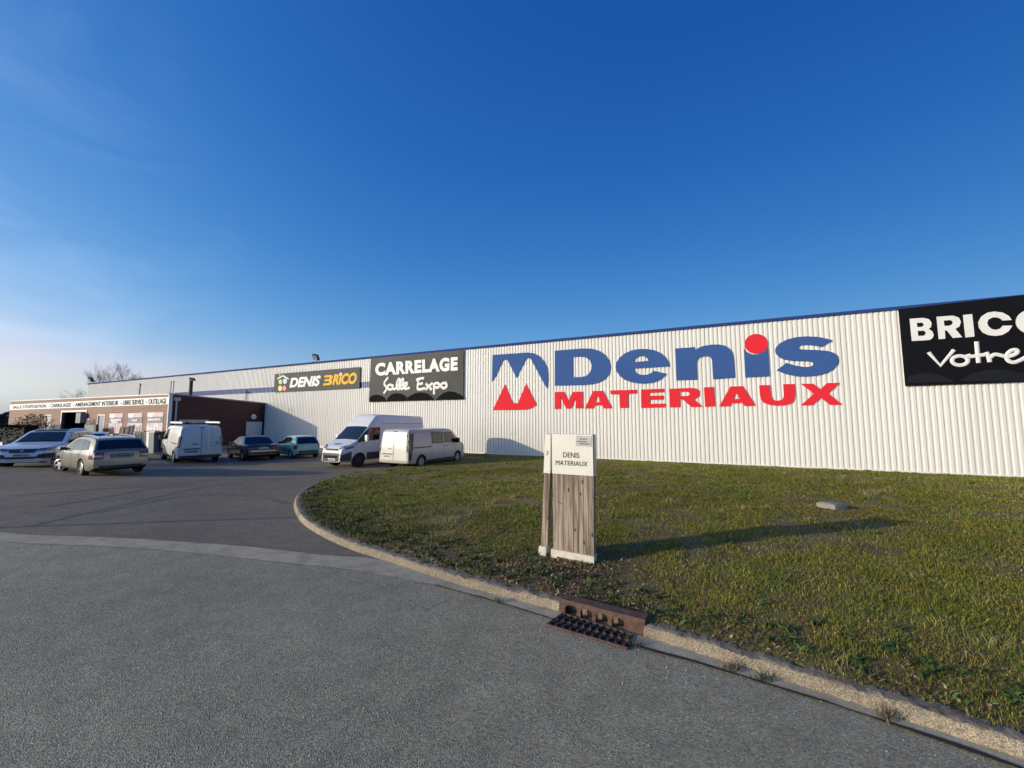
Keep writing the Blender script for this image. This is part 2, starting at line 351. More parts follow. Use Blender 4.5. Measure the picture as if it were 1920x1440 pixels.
for i in range(len(rx)-1):
    for j in range(NR): fs.append((i*(NR+1)+j, (i+1)*(NR+1)+j, (i+1)*(NR+1)+j+1, i*(NR+1)+j+1))
tag(mesh('road', vs, fs, M_ROAD, smooth=60), kind='structure')
As = resample(smooth_pts([(p.x, p.y) for p in Aw], 1), 400); Bs = resample(smooth_pts([(p.x, p.y) for p in Bw], 1), 400)
# pair the two edges by nearest x so that the strip keeps its width
vs = []; fs = []
for i in range(400):
    a = As[i]; j = np.argmin((Bs[:, 0]-a[0])**2+(Bs[:, 1]-a[1])**2); b = Bs[j]
    wob = 0.012*(noise2(i*0.5, 0, 1.0, 3)-0.5)
    for t in (-0.03, 0.5, 1.0):
        x = a[0]*(1-t)+b[0]*t; y = a[1]*(1-t)+b[1]*t+(wob if t > .9 else 0); vs.append((x, y, float(h(x, y))+0.010))
for i in range(399):
    for k in range(2): fs.append((i*3+k, i*3+k+1, (i+1)*3+k+1, (i+1)*3+k))
tag(mesh('gutter', vs, fs, M_CONC, smooth=60), kind='structure')
# worn soil and moss in the joint between gutter and road
vs = []; fs = []; n0 = 0
i0_ = int(np.argmin(((Bs-np.array([G(812, 1097).x, G(812, 1097).y]))**2).sum(1)))
for i in range(i0_, 400):
    b = Bs[i]; t = (Bs[min(399, i+1)]-Bs[max(0, i-1)]); t /= np.linalg.norm(t); nr = np.array([-t[1], t[0]])
    wA = 0.002+0.055*max(0, float(noise2(i*1.0, 3, 5.0, 4))-0.42)+0.012*float(noise2(i, 9, 1.3, 5)); wB = 0.003+0.035*max(0, float(noise2(i, 7, 2.2, 6))-0.45)
    for s in (-wA, wB): p = b+nr*s; vs.append((p[0], p[1], float(h(p[0], p[1]))+0.0145))
for i in range(len(vs)//2-1): fs.append((2*i, 2*i+1, 2*i+3, 2*i+2))
tag(mesh('joint_soil', vs, fs, mat('joint_soil', (0.03, 0.027, 0.02), 1, var=0.5, vscale=30)), kind='structure')

# kerb line and lawn
K_px = [(870, 861), (850, 865), (780, 874), (708, 882), (656, 891), (625, 898), (594, 908), (569, 920), (554, 934), (549, 952), (562, 980), (600, 1005), (654, 1030), (708, 1047), (792, 1077), (900, 1110), (1040, 1146), (1211, 1197), (1356, 1242), (1484, 1283), (1612, 1326), (1741, 1368), (1911, 1426)]
Kp = [G(*p) for p in K_px]
w0 = UQ(-17.0, 0.0); e1 = Kp[-1]+(Kp[-1]-Kp[-2])*4; e2 = Kp[-1]+(Kp[-1]-Kp[-2])*14
Kl = [(w0.x, w0.y)]+[(p.x, p.y) for p in Kp]+[(e1.x, e1.y), (e2.x, e2.y)]
KS = resample(smooth_pts(Kl, 2), 900)
tn = np.gradient(KS, axis=0); tn /= np.linalg.norm(tn, axis=1)[:, None]
KN = np.stack([-tn[:, 1], tn[:, 0]], 1)                        # left of travel = into the lawn
if (KN[450] @ (np.array([6, 9])-KS[450])) < 0: KN = -KN
def lawn_bump(X, Y, d):
    q = NX*X+NY*Y+WD
    t_ = np.clip((X+5)/8, 0, 1); b = (0.03+0.30*t_*t_*(3-2*t_))*np.sin(np.pi*np.clip(q/20, 0, 1))
    n = 0.05*(noise2(X, Y, 1.3, 11)-0.5)+0.03*(noise2(X, Y, 0.4, 12)-0.5)
    return (b+n)*np.clip(d/1.6, 0, 1)**0.8*np.clip(q/2.0, 0, 1)+0.012*(noise2(X, Y, 0.15, 13)-0.5)
def kdist(X, Y):
    P = np.stack([X, Y], 1); out = np.full(len(P), 1e9); K = KS[::3]
    for k in range(0, len(P), 20000):
        d = P[k:k+20000, None, :]-K[None]; out[k:k+20000] = np.sqrt((d**2).sum(-1)).min(1)
    return out
def lawn_z(X, Y, d=None):
    X = np.asarray(X, float); Y = np.asarray(Y, float)
    if d is None: d = kdist(X.ravel(), Y.ravel()).reshape(X.shape)
    return h(X, Y)+0.078+0.02*np.clip(d/.6, 0, 1)+lawn_bump(X, Y, np.maximum(0, d-0.15))
edge = KS+KN*(0.115+0.05*(noise2(np.arange(900), np.zeros(900), 9.0, 77)-.5)+0.04*(noise2(np.arange(900), np.zeros(900), 2.2, 78)-.5))[:, None]
uu = np.r_[np.linspace(-16.9, -13, 500), np.linspace(-13, 62, 400)]
rows = 60; vv = []
far = np.array([UQ(u, -0.12)[:2] for u in uu])
idx = np.arange(0, 900, 4); tt = np.linspace(0, 1, rows)**1.5
P = edge[idx][:, None, :]*(1-tt)[None, :, None]+far[idx][:, None, :]*tt[None, :, None]
X = P[..., 0]; Y = P[..., 1]; Z = lawn_z(X, Y)
vs = np.stack([X, Y, Z], -1).reshape(-1, 3); ni = len(idx)
fs = [(i*rows+j, (i+1)*rows+j, (i+1)*rows+j+1, i*rows+j+1) for i in range(ni-1) for j in range(rows-1)]
tag(mesh('lawn_soil', vs, fs, M_SOIL, smooth=70), kind='structure')
lawn_poly = np.r_[edge[::6], far[::-1][::6]]

INLET_A = G(1050, 1150); INLET_B = G(1207, 1193)
ia = int(np.argmin(((KS-np.array(INLET_A[:2]))**2).sum(1))); ib = int(np.argmin(((KS-np.array(INLET_B[:2]))**2).sum(1)))
def kerb(name, i0, i1):
    prof = [(-0.005, -0.03), (0.008, 0.02), (0.022, 0.062), (0.036, 0.082), (0.052, 0.090), (0.095, 0.094), (0.14, 0.093), (0.16, 0.04)]
    vs = []; fs = []; n = len(prof); c = 0
    s = np.linspace(i0, i1, int((i1-i0)*3.4)+2)
    for f in s:
        p = np.array([np.interp(f, np.arange(900), KS[:, k]) for k in range(2)]); nn = np.array([np.interp(f, np.arange(900), KN[:, k]) for k in range(2)])
        joint = (f*0.036) % 1.0 < 0.012 and f < 430
        for k, (o_, z) in enumerate(prof):
            j = 0.016*(float(noise2(f*2.6, k*1.9, 1.0, 21))-0.5)+0.012*(float(noise2(f*.7, k*.8, 1.0, 22))-0.5)-(0.022*max(0, float(noise2(f*.33, 2, 1.0, 23))-.62) if k > 2 else 0)
            if 0 < k < 7: z2 = z+j-(0.02 if joint else 0); o2 = o_+j+(0.012 if joint else 0)
            else: z2 = z; o2 = o_
            q = p+nn*o2; vs.append((q[0], q[1], float(h(q[0], q[1]))+z2))
    m = len(s)
    for i in range(m-1):
        for k in range(n-1): fs.append((i*n+k, i*n+k+1, (i+1)*n+k+1, (i+1)*n+k))
    fs += [tuple(range(n)), tuple((m-1)*n+k for k in range(n))[::-1]]
    o = mesh(name, vs, fs, [M_KERB, M_KERBTOP], smooth=50); q_ = [3 <= (i % (n-1)) for i in range((m-1)*(n-1))]+[False]*2
    o.data.polygons.foreach_set('material_index', np.array(q_, np.int32)); return tag(o, kind='structure')
kerb('kerb', 18, ia); kerb('kerb', ib, 899)

# ------------------------------------------------------------------ warehouse
U0, U1 = PW(165, 717, 0)[0], 64.0
ZB, ZT = WZ, WZ+WH
wh = empty('warehouse', UQ((U0+U1)/2, -12, -0.7), 0, 'long low warehouse clad in white ribbed metal with a thin blue roof edge', 'warehouse')
wh_inv = Matrix.Translation(-wh.location)
def wpart(mb, name, m, parent=wh, smooth=None):
    mb.v = [tuple(Vector(v)-wh.location) for v in mb.v]
    return mb.build(name, m, parent, smooth)
def cladding(u0, u1, za, zb, q0=0.0, pitch=0.2, depth=0.035):
    mb = MB(); n = int((u1-u0)/pitch); pr = [(0.0, depth), (0.092, depth), (0.118, 0.0), (0.174, 0.0)]
    U = []
    for i in range(n): U += [(u0+i*pitch+a*pitch/0.2, q0-depth+b) for a, b in pr]
    U.append((u1, q0)); vs = []; fs = []
    zs = za if callable(za) else (lambda u: za); ze = zb if callable(zb) else (lambda u: zb)
    for u, q in U: vs += [UQ(u, q, zs(u)), UQ(u, q, ze(u))]
    for i in range(len(U)-1): fs.append((2*i, 2*i+2, 2*i+3, 2*i+1))
    mb.add(vs, fs); return mb
SZ1 = PW(515, 725.5, 0)[1]; SZ0 = PW(515, 735.3, 0)[1]; SU = PW(700, 700, 0)[0]
wpart(cladding(U0, SU, ZB, SZ0), 'wall_cladding', M_WHITECLAD)
wpart(cladding(U0, SU, SZ0, SZ1), 'blue_stripe', M_BLUECLAD)
wpart(cladding(U0, SU, SZ1, ZT), 'wall_cladding', M_WHITECLAD)
wpart(cladding(SU, U1, ZB, ZT), 'wall_cladding', M_WHITECLAD)
def ubox(mb, u0, u1, q0, q1, z0, z1):
    mb.hexa([UQ(u0, q0, z0), UQ(u1, q0, z0), UQ(u1, q1, z0), UQ(u0, q1, z0), UQ(u0, q0, z1), UQ(u1, q0, z1), UQ(u1, q1, z1), UQ(u0, q1, z1)])
mb = MB(); ubox(mb, U0-0.05, U1, -0.3, 0.05, ZT-0.02, ZT+0.13); wpart(mb, 'roof_edge', M_FASCIA)
mb = MB(); ubox(mb, U0, U1, -0.04, 0.022, ZB-0.5, ZB+0.05); wpart(mb, 'base_flashing', M_WHITE)
mb = MB(); ubox(mb, U0, U1, -24, -0.32, ZT-0.25, ZT); wpart(mb, 'roof', M_GREYMETAL)
mb = MB(); ubox(mb, U0, U0+0.1, -24, -0.06, ZB-.5, ZT-0.26); ubox(mb, U0+0.1, U1-0.1, -24, -23.9, ZB-.5, ZT-0.26); ubox(mb, U1-0.1, U1, -24, -0.06, ZB-.5, ZT-0.26); wpart(mb, 'end_wall', M_WHITECLAD)

# ------------------------------------------------------------------ big wall lettering (flat cut panels fixed to the ribs)
QL = 0.02
Z5 = Zm(900, 620, 5.333); Z6 = Zm(1240, 610, 5.333); Z7 = Zm(1500, 540, 4.5); Z3 = Zm(580, 640, 5.806); Z4 = Zm(500, 640, 5.0526); Z2 = Zm(300, 660, 5.806); Z1 = Zm(0, 660, 5.806)
sg = empty('wall_lettering', (0, 0, 0), 0, 'large blue and red cut letters with twin peaked emblem on the white ribbed wall', 'lettering')
def S(p, it=1): return smooth_pts(p, it, True)
big = [
 ('emblem', M_BLUESIGN, [Z5([(125,243),(480,218),(540,226),(595,255),(640,305),(668,360),(680,420),(683,480),(678,530),(671,577),(640,530),(505,275),(465,277),(400,400),(366,473),(275,293),(235,293),(190,380),(160,450),(120,510)])]),
 ('emblem', M_REDSIGN, [Z5([(250,538),(330,725),(378,725),(460,533),(565,738),(545,755),(515,775),(470,788),(410,792),(128,793)])]),
 ('letter', M_BLUESIGN, [Z5([(748,200),(1000,180),(1060,177),(1130,182),(1200,205),(1255,245),(1290,295),(1307,350),(1303,400),(1285,445),(1250,485),(1200,515),(1130,535),(1050,543),(748,550)]), Z5([(930,263),(1020,260),(1065,270),(1100,300),(1117,345),(1112,390),(1090,430),(1055,455),(1010,463),(930,465)])]),
 ('letter', M_BLUESIGN, [Z5([(1897,358),(1885,310),(1855,265),(1810,225),(1750,197),(1680,184),(1600,182),(1520,195),(1450,225),(1395,270),(1363,320),(1355,360),(1365,405),(1395,450),(1445,490),(1510,515),(1580,527),(1650,530),(1720,522),(1780,503),(1825,475),(1868,430),(1735,400),(1710,425),(1670,440),(1620,442),(1575,430),(1548,405),(1540,380)]), Z5([(1535,315),(1685,300),(1670,275),(1645,258),(1610,252),(1575,265),(1550,287)])]),
 ('letter', M_BLUESIGN, [Z6([(138,232),(332,217),(340,250),(375,222),(430,203),(510,192),(580,192),(640,205),(690,240),(715,285),(725,340),(737,523),(518,540),(505,345),(495,322),(465,310),(420,310),(380,325),(358,345),(352,375),(358,543),(150,550)])]),
 ('letter', M_BLUESIGN, [Z6([(825,235),(845,262),(880,283),(930,293),(985,285),(1030,258),(1065,218),(1083,510),(840,522)])]),
 ('letter_dot', M_REDSIGN, [Z6(ell(949,185,116,99,32))]),
 ('letter', M_BLUESIGN, [Z6([(1715,150),(1640,130),(1560,115),(1450,110),(1350,118),(1260,140),(1190,175),(1145,220),(1137,250),(1145,285),(1180,320),(1230,343),(1300,355),(1460,360),(1500,365),(1520,380),(1515,400),(1480,415),(1420,415),(1340,402),(1250,375),(1150,450),(1240,487),(1350,510),(1450,513),(1560,503),(1650,480),(1720,440),(1765,385),(1773,345),(1760,305),(1725,275),(1660,255),(1560,247),(1430,243),(1390,240),(1370,225),(1375,207),(1410,197),(1470,197),(1530,203),(1600,217)])]),
 ('letter', M_REDSIGN, [Z5([(748,612),(843,612),(885,700),(925,612),(1025,608),(1027,775),(955,777),(960,665),(912,778),(862,780),(805,660),(807,780),(748,783)])]),
 ('letter', M_REDSIGN, [Z5([(1130,603),(1230,600),(1322,775),(1240,778),(1222,745),(1150,748),(1133,777),(1048,778)]), Z5([(1178,645),(1205,713),(1148,715)])]),
 ('letter', M_REDSIGN, [Z5([(1303,597),(1568,590),(1570,627),(1480,632),(1482,770),(1400,773),(1393,637),(1307,635)])]),
 ('letter', M_REDSIGN, [Z5([(1610,588),(1842,580),(1843,615),(1690,622),(1692,652),(1835,648),(1836,688),(1695,692),(1697,732),(1850,728),(1852,766),(1612,772)])]),
 ('letter', M_REDSIGN, [Z6([(82,635),(300,625),(350,632),(380,655),(382,690),(365,720),(325,740),(413,813),(300,818),(215,740),(188,742),(190,818),(88,820)]), Z6([(186,665),(255,662),(280,675),(282,690),(265,705),(188,708)])]),
 ('letter', M_REDSIGN, [Z6([(425,620),(525,615),(538,810),(438,815)])]),
 ('letter', M_REDSIGN, [Z6([(690,612),(815,607),(943,803),(838,808),(810,775),(705,780),(687,808),(577,812)]), Z6([(748,675),(787,735),(717,738)])]),
 ('letter', M_REDSIGN, [Z6([(978,598),(1085,597),(1097,705),(1110,735),(1140,753),(1190,750),(1215,735),(1225,705),(1217,588),(1333,586),(1338,710),(1325,755),(1290,785),(1230,800),(1150,803),(1080,795),(1025,775),(995,740),(985,690)])]),
 ('letter', M_REDSIGN, [Z6([(1395,585),(1515,582),(1592,640),(1655,577),(1785,574),(1670,680),(1808,793),(1690,797),(1597,725),(1510,797),(1395,800),(1525,683)])]),
]
for nm, m, loops in big: wall_poly(nm, loops, QL, 0.03, m, sg)

# ------------------------------------------------------------------ sign panels on the wall
def panel(name, quad, q0, m, parent, thick=0.03, wave=0.0, seams=0):
    """slightly buckled sheet on the wall: front grid + rim"""
    na, nb = 40, 16; vs = []; fs = []
    for k in (1, 0):
        for j in range(nb+1):
            for i in range(na+1):
                a, b = i/na, j/nb; u, z = PW(*inq(quad, a, b), q0)
                w = thick*k+(wave*(abs(math.sin(math.pi*a*seams))**0.5*(0.6+0.4*math.sin(3.1*b+a*9))+0.35*math.sin(7*a+5*b)) if k and wave and 0 < i < na and 0 < j < nb else 0)
                vs.append(UQ(u, q0+w, z))
    N = (na+1)*(nb+1)
    for j in range(nb):
        for i in range(na):
            a = j*(na+1)+i; fs.append((a, a+na+1, a+na+2, a+1)); a += N; fs.append((a, a+1, a+na+2, a+na+1))
    bd = [i for i in range(na+1)]+[j*(na+1)+na for j in range(1, nb+1)]+[nb*(na+1)+i for i in range(na-1, -1, -1)]+[j*(na+1) for j in range(nb-1, 0, -1)]
    for i in range(len(bd)):
        a, b = bd[i], bd[(i+1) % len(bd)]; fs.append((a, b, b+N, a+N))
    return mesh(name, vs, fs, m, parent, smooth=40)
QP = 0.06
# dark grey banner
bn = empty('wall_banner', (0, 0, 0), 0, 'dark grey banner with bold white capitals over white script and dark arches along its foot', 'sign')
quad = Z3([(672,186),(1683,93),(1678,632),(653,661)])
panel('banner_sheet', quad, QP, mat('banner_grey', (0.062, 0.065, 0.063), 0.5, var=0.15, vscale=0.7, spec=0.12), bn, 0.03, 0.012, 3.8)
q1 = QP+0.06
text_on('lettering', 'CARRELAGE', wall_map(Z3([(719,238),(1616,168),(1616,318),(719,378)]), q1), M_WHITE, bn, bold=0.055, spacing=1.12)
mb = MB()
def stroke(Z, pts, r, it=2, closed=False, q=q1+0.004):
    wall_stroke(mb, smooth_pts(Z(pts), it, closed), q, r, closed=closed)
r3 = 0.105
stroke(Z3, [(862,392),(835,425),(812,462),(835,490),(850,515),(812,568)], r3, 1)
stroke(Z3, ell(882,500,30,26,12), r3, 1, True); stroke(Z3, [(915,470),(908,505),(920,525),(935,520)], r3)
stroke(Z3, [(935,520),(975,480),(992,430),(980,402),(958,440),(948,500),(962,525),(985,515)], r3)
stroke(Z3, [(980,515),(1015,470),(1030,425),(1018,402),(995,440),(988,500),(1002,522),(1022,512)], r3)
stroke(Z3, [(1020,505),(1055,490),(1072,462),(1055,448),(1030,470),(1028,505),(1050,522),(1098,505)], r3)
mb.build('script_lettering', M_WHITE, bn, 50); mb = MB()
stroke(Z3, [(1192,412),(1182,470),(1180,525)], r3); stroke(Z3, [(1165,422),(1205,405),(1252,402)], r3); stroke(Z3, [(1185,468),(1240,458)], r3); stroke(Z3, [(1180,522),(1215,525),(1262,508)], r3)
stroke(Z3, [(1268,462),(1300,490),(1335,528)], r3); stroke(Z3, [(1345,452),(1310,485),(1265,528)], r3)
stroke(Z3, [(1358,455),(1360,510),(1360,578)], r3); stroke(Z3, ell(1390,480,30,26,12), r3, 1, True)
stroke(Z3, ell(1468,482,32,28,12), r3, 1, True); stroke(Z3, [(1480,458),(1500,452)], r3)
mb.build('script_lettering', M_WHITE, bn, 50)
for lp in ([(655,612),(690,588),(730,579),(780,590),(815,610),(838,652),(656,659)], [(840,652),(855,612),(900,574),(950,562),(1010,574),(1050,600),(1076,646)], [(1080,646),(1065,612),(1110,585),(1160,562),(1220,555),(1280,566),(1330,600),(1358,638)], [(1378,637),(1410,600),(1460,562),(1520,543),(1580,550),(1640,580),(1676,608),(1675,630)]):
    wall_poly('arch_print', [Z3(lp)], q1-0.004, 0.012, mat('arch_dark', (0.010, 0.011, 0.010), 0.8, spec=0.05), bn)
# grey shop sign with small house emblem
ds = empty('shop_sign', (0, 0, 0), 0, 'long grey sign board with white and yellow slanted letters and a small house emblem', 'sign')
panel('board', Z4([(82,310),(888,243),(882,444),(75,483)]), QP, mat('board_grey', (0.105, 0.103, 0.10), 0.6, spec=0.1), ds, 0.04)
text_on('white_lettering', 'DENIS', wall_map(Z4([(222,347),(515,322),(503,424),(216,440)]), QP+0.045), M_WHITE, ds, bold=0.045, shear=0.18)
text_on('yellow_lettering', 'RiCO', wall_map(Z4([(634,313),(858,292),(850,404),(622,413)]), QP+0.045), M_YELLOW, ds, bold=0.05, shear=0.12)
wall_poly('yellow_letter', [Z4([(550,325),(612,318),(628,328),(626,348),(614,364),(622,376),(616,400),(598,414),(534,419),(539,399),(588,394),(593,380),(586,376),(548,379),(552,360),(592,356),(600,346),(596,339),(545,344)])], QP+0.05, 0.02, M_YELLOW, ds)
wall_poly('letter_dot', [Z4(ell(703,314,15,17))], QP+0.075, 0.02, M_WHITE, ds)
wall_poly('letter_dot', [Z4(ell(703,316,6,7))], QP+0.09, 0.02, M_REDSIGN, ds)
mb = MB(); wall_stroke(mb, Z4([(102,357),(155,326),(210,360)]), QP+0.05, 0.07); wall_stroke(mb, Z4([(126,312),(127,338)]), QP+0.05, 0.06)
mb.build('house_roof', M_WHITE, ds, 50)
for (x, y, rx_, ry_, c, nm) in ((131,383,17,24,(0.45,0.55,0.08),'leaf'),(174,378,19,26,(0.45,0.6,0.75),'leaf'),(128,446,19,26,(0.75,0.62,0.07),'leaf'),(168,444,18,25,(0.75,0.16,0.2),'leaf')):
    wall_poly(nm, [Z4(ell(x, y, rx_, ry_))], QP+0.05, 0.02, mat('leaf_'+str(x), c, 0.5), ds)
# black sign at the right
bs = empty('wall_banner', (0, 0, 0), 0, 'black banner with white capitals and white handwriting running out of the right side', 'sign')
panel('banner_sheet', [(1684, 580), (1960, 549), (1960, 715), (1697, 724)], QP, M_BLACKSIGN, bs, 0.03, 0.012, 2.5)
for lp in ([(925,260),(1040,252),(1090,265),(1110,295),(1105,330),(1085,345),(1115,365),(1128,395),(1120,420),(1095,438),(1040,443),(943,447)], [(985,295),(1030,292),(1045,305),(1040,320),(1025,328),(988,330)], [(993,362),(1045,360),(1062,375),(1055,395),(1040,403),(996,405)]), \
          ([(1152,243),(1290,233),(1340,250),(1357,285),(1345,325),(1310,345),(1368,415),(1290,422),(1238,358),(1222,358),(1225,428),(1170,432)], [(1213,275),(1270,270),(1290,285),(1285,305),(1260,318),(1217,320)]), \
          ([(1375,228),(1452,220),(1472,410),(1395,417)],), \
          ([(1787,270),(1760,235),(1710,208),(1640,198),(1580,208),(1530,240),(1503,290),(1510,335),(1540,375),(1590,398),(1650,405),(1710,395),(1760,365),(1792,317),(1710,318),(1690,342),(1655,353),(1620,348),(1590,325),(1578,295),(1590,265),(1625,248),(1660,248),(1690,258),(1707,275)],), \
          (ell(1968,285,148,106,32), ell(1968,285,74,52,24)):
    wall_poly('letter', [Z7(l) for l in lp], q1-0.005, 0.02, M_WHITE, bs)
mb = MB(); r7 = 0.07
for pts, cl in (([(1085,542),(1185,655),(1300,522)],0),(ell(1350,612,68,40,14),1),([(1392,580),(1440,566)],0),([(1490,452),(1497,540),(1507,632)],0),([(1430,580),(1560,562)],0),([(1572,540),(1590,570),(1602,625)],0),([(1600,590),(1640,556),(1690,566),(1722,575)],0),([(1722,585),(1790,572),(1840,545),(1830,518),(1780,524),(1738,570),(1750,612),(1800,632),(1860,610),(1910,580)],0)):
    wall_stroke(mb, smooth_pts(Z7(pts), 1 if len(pts) == 3 and not cl else 2, bool(cl)) if len(pts) > 2 and pts[0] != (1085,542) else Z7(pts), q1-0.002, r7, closed=bool(cl))
mb.build('script_lettering', M_WHITE, bs, 50)
for lp in ([(895,800),(920,745),(1000,722),(1090,718),(1190,738),(1300,785),(1300,795)], [(1340,785),(1450,720),(1580,690),(1720,688),(1890,720),(1890,790)]):
    wall_poly('arch_print', [Z7(lp)], q1-0.015, 0.012, mat('arch_black', (0.004, 0.004, 0.004), 0.5), bs)

# ------------------------------------------------------------------ low brown annex
QA = 7.35; UA1 = PW(318, 740, QA)[0]; UA0 = PW(20, 753, QA)[0]
ZA1 = PW(318, 740, QA)[1]; ZA0 = PW(20, 753, QA)[1]; ZW = PW(497, 757, 0)[1]
zf = lambda u: ZA0+(ZA1-ZA0)*(u-UA0)/(UA1-UA0)
an = empty('shop_annex', UQ((UA0+UA1)/2, 4, -0.7), 0, 'low flat roofed annex with brown board front and dark red side wall', 'building')
def apart(mb, name, m, smooth=None, parent=None):
    mb.v = [tuple(Vector(v)-an.location) for v in mb.v]
    return mb.build(name, m, parent or an, smooth)
ZG = -0.75
def fp(quad, q=QA): return [PW(x, y, q) for x, y in Z1(quad)]
# front wall built round its openings
op_pts = {'door_a': [(500,683),(562,681),(550,1010),(482,1010)], 'gate': [(682,657),(945,652),(922,1000),(665,1000)], 'door_b': [(1066,681),(1146,679),(1128,1000),(1046,1000)]}
ops = []
for k, qd in op_pts.items():
    a = fp(qd); ops.append((k, min(a[0][0], a[3][0]), max(a[1][0], a[1][0]), a[0][1]))
ops.sort(key=lambda t: t[1])
mb = MB(); u = UA0
for k, ua, ub, zt in ops:
    mb.hexa([UQ(u, QA-.2, ZG), UQ(ua, QA-.2, ZG), UQ(ua, QA, ZG), UQ(u, QA, ZG), UQ(u, QA-.2, zf(u)), UQ(ua, QA-.2, zf(ua)), UQ(ua, QA, zf(ua)), UQ(u, QA, zf(u))])
    mb.hexa([UQ(ua, QA-.2, zt), UQ(ub, QA-.2, zt), UQ(ub, QA, zt), UQ(ua, QA, zt), UQ(ua, QA-.2, zf(ua)), UQ(ub, QA-.2, zf(ub)), UQ(ub, QA, zf(ub)), UQ(ua, QA, zf(ua))])
    u = ub
mb.hexa([UQ(u, QA-.2, ZG), UQ(UA1, QA-.2, ZG), UQ(UA1, QA, ZG), UQ(u, QA, ZG), UQ(u, QA-.2, zf(u)), UQ(UA1, QA-.2, zf(UA1)), UQ(UA1, QA, zf(UA1)), UQ(u, QA, zf(u))])
apart(mb, 'front_wall', M_WOODCLAD)
mb = MB(); us = UA1
mb.hexa([UQ(us-.2, 0.0, ZG), UQ(us-.004, 0.0, ZG), UQ(us-.004, QA-.21, ZG), UQ(us-.2, QA-.21, ZG), UQ(us-.2, 0, ZW), UQ(us-.004, 0, ZW), UQ(us-.004, QA-.21, ZA1), UQ(us-.2, QA-.21, ZA1)])
apart(mb, 'side_wall', M_REDCLAD)
mb = MB()                                                  # white coping on top, roof, corner trim
mb.hexa([UQ(UA0-.05, QA-.25, ZA0), UQ(UA1+.05, QA-.25, ZA1), UQ(UA1+.05, QA+.06, ZA1), UQ(UA0-.05, QA+.06, ZA0), UQ(UA0-.05, QA-.25, ZA0+.09), UQ(UA1+.05, QA-.25, ZA1+.09), UQ(UA1+.05, QA+.06, ZA1+.09), UQ(UA0-.05, QA+.06, ZA0+.09)])
apart(mb, 'front_coping', M_WHITE)
mb = MB(); mb.hexa([UQ(us-.25, 0.02, ZW), UQ(us+.06, 0.02, ZW), UQ(us+.06, QA-.26, ZA1), UQ(us-.25, QA-.26, ZA1), UQ(us-.25, 0.02, ZW+.1), UQ(us+.06, 0.02, ZW+.1), UQ(us+.06, QA-.26, ZA1+.1), UQ(us-.25, QA-.26, ZA1+.1)])
apart(mb, 'side_coping', mat('grey_coping', (0.30, 0.31, 0.33), 0.5))
mb = MB(); mb.hexa([UQ(UA0, 0.05, ZA0-1.0), UQ(us-.26, 0.05, ZW-.12), UQ(us-.26, QA-.26, ZA1-.12), UQ(UA0, QA-.26, ZA0-.12), UQ(UA0, 0.05, ZA0-.9), UQ(us-.26, 0.05, ZW-.02), UQ(us-.26, QA-.26, ZA1-.02), UQ(UA0, QA-.26, ZA0-.02)])
apart(mb, 'roof', M_GREYMETAL)
mb = MB(); ubox(mb, UA0-.0, UA0+.15, 0.05, QA-.21, ZG, ZA0-1.01); apart(mb, 'end_wall', M_WOODCLAD)
mb = MB(); ubox(mb, us-.07, us+.05, QA-.2, QA+.025, ZG, ZA1-.002); apart(mb, 'corner_trim', M_WHITE)
mb = MB(); ubox(mb, us-.003, us+.03, 0.02, .4, ZG, ZW-.01); apart(mb, 'corner_post', mat('dark_trim', (0.02, 0.012, 0.014), 0.6))
# sign band of the annex
def fquad(name, qd, q0, t, m, parent=None):                  # a board from a quad in picture points on the front wall
    P = fp(qd, q0); mb = MB()
    mb.hexa([UQ(P[3][0], q0, P[3][1]), UQ(P[2][0], q0, P[2][1]), UQ(P[2][0], q0+t, P[2][1]), UQ(P[3][0], q0+t, P[3][1]), UQ(P[0][0], q0, P[0][1]), UQ(P[1][0], q0, P[1][1]), UQ(P[1][0], q0+t, P[1][1]), UQ(P[0][0], q0+t, P[0][1])])
    return mb
fb = empty('fascia_sign', (0, 0, 0), 0, 'long white sign strip with thin black capitals along the brown annex front', 'sign')
fquad('board', [(118,573),(1850,488),(1843,570),(112,633)], QA+.012, .04, M_WHITE).build('board', mat('sign_white', (0.86, 0.85, 0.82), 0.5), fb)
def tw(t):
    me = text_mesh(t, 0.012); x = max((v.co.x for v in me.vertices), default=0); bpy.data.meshes.remove(me); return x
words = ["SALLE D'EXPOSITION", " \u2013 CARRELAGES", " \u2013 AMENAGEMENT INTERIEUR", " \u2013 LIBRE SERVICE", " \u2013 OUTILLAGE"]; full = tw(''.join(words)); pre = ''
fq = [(140,586),(1812,503),(1810,562),(138,617)]
for w_ in words:
    a0 = (tw(pre) if pre else 0)/full+(.012 if pre else 0); pre += w_; a1 = tw(pre)/full
    text_on('lettering', w_.strip(), wall_map(Z1([inq(fq, a0, 0), inq(fq, a1, 0), inq(fq, a1, 1), inq(fq, a0, 1)]), QA+.056), M_BLACKSIGN, fb, bold=0.012)
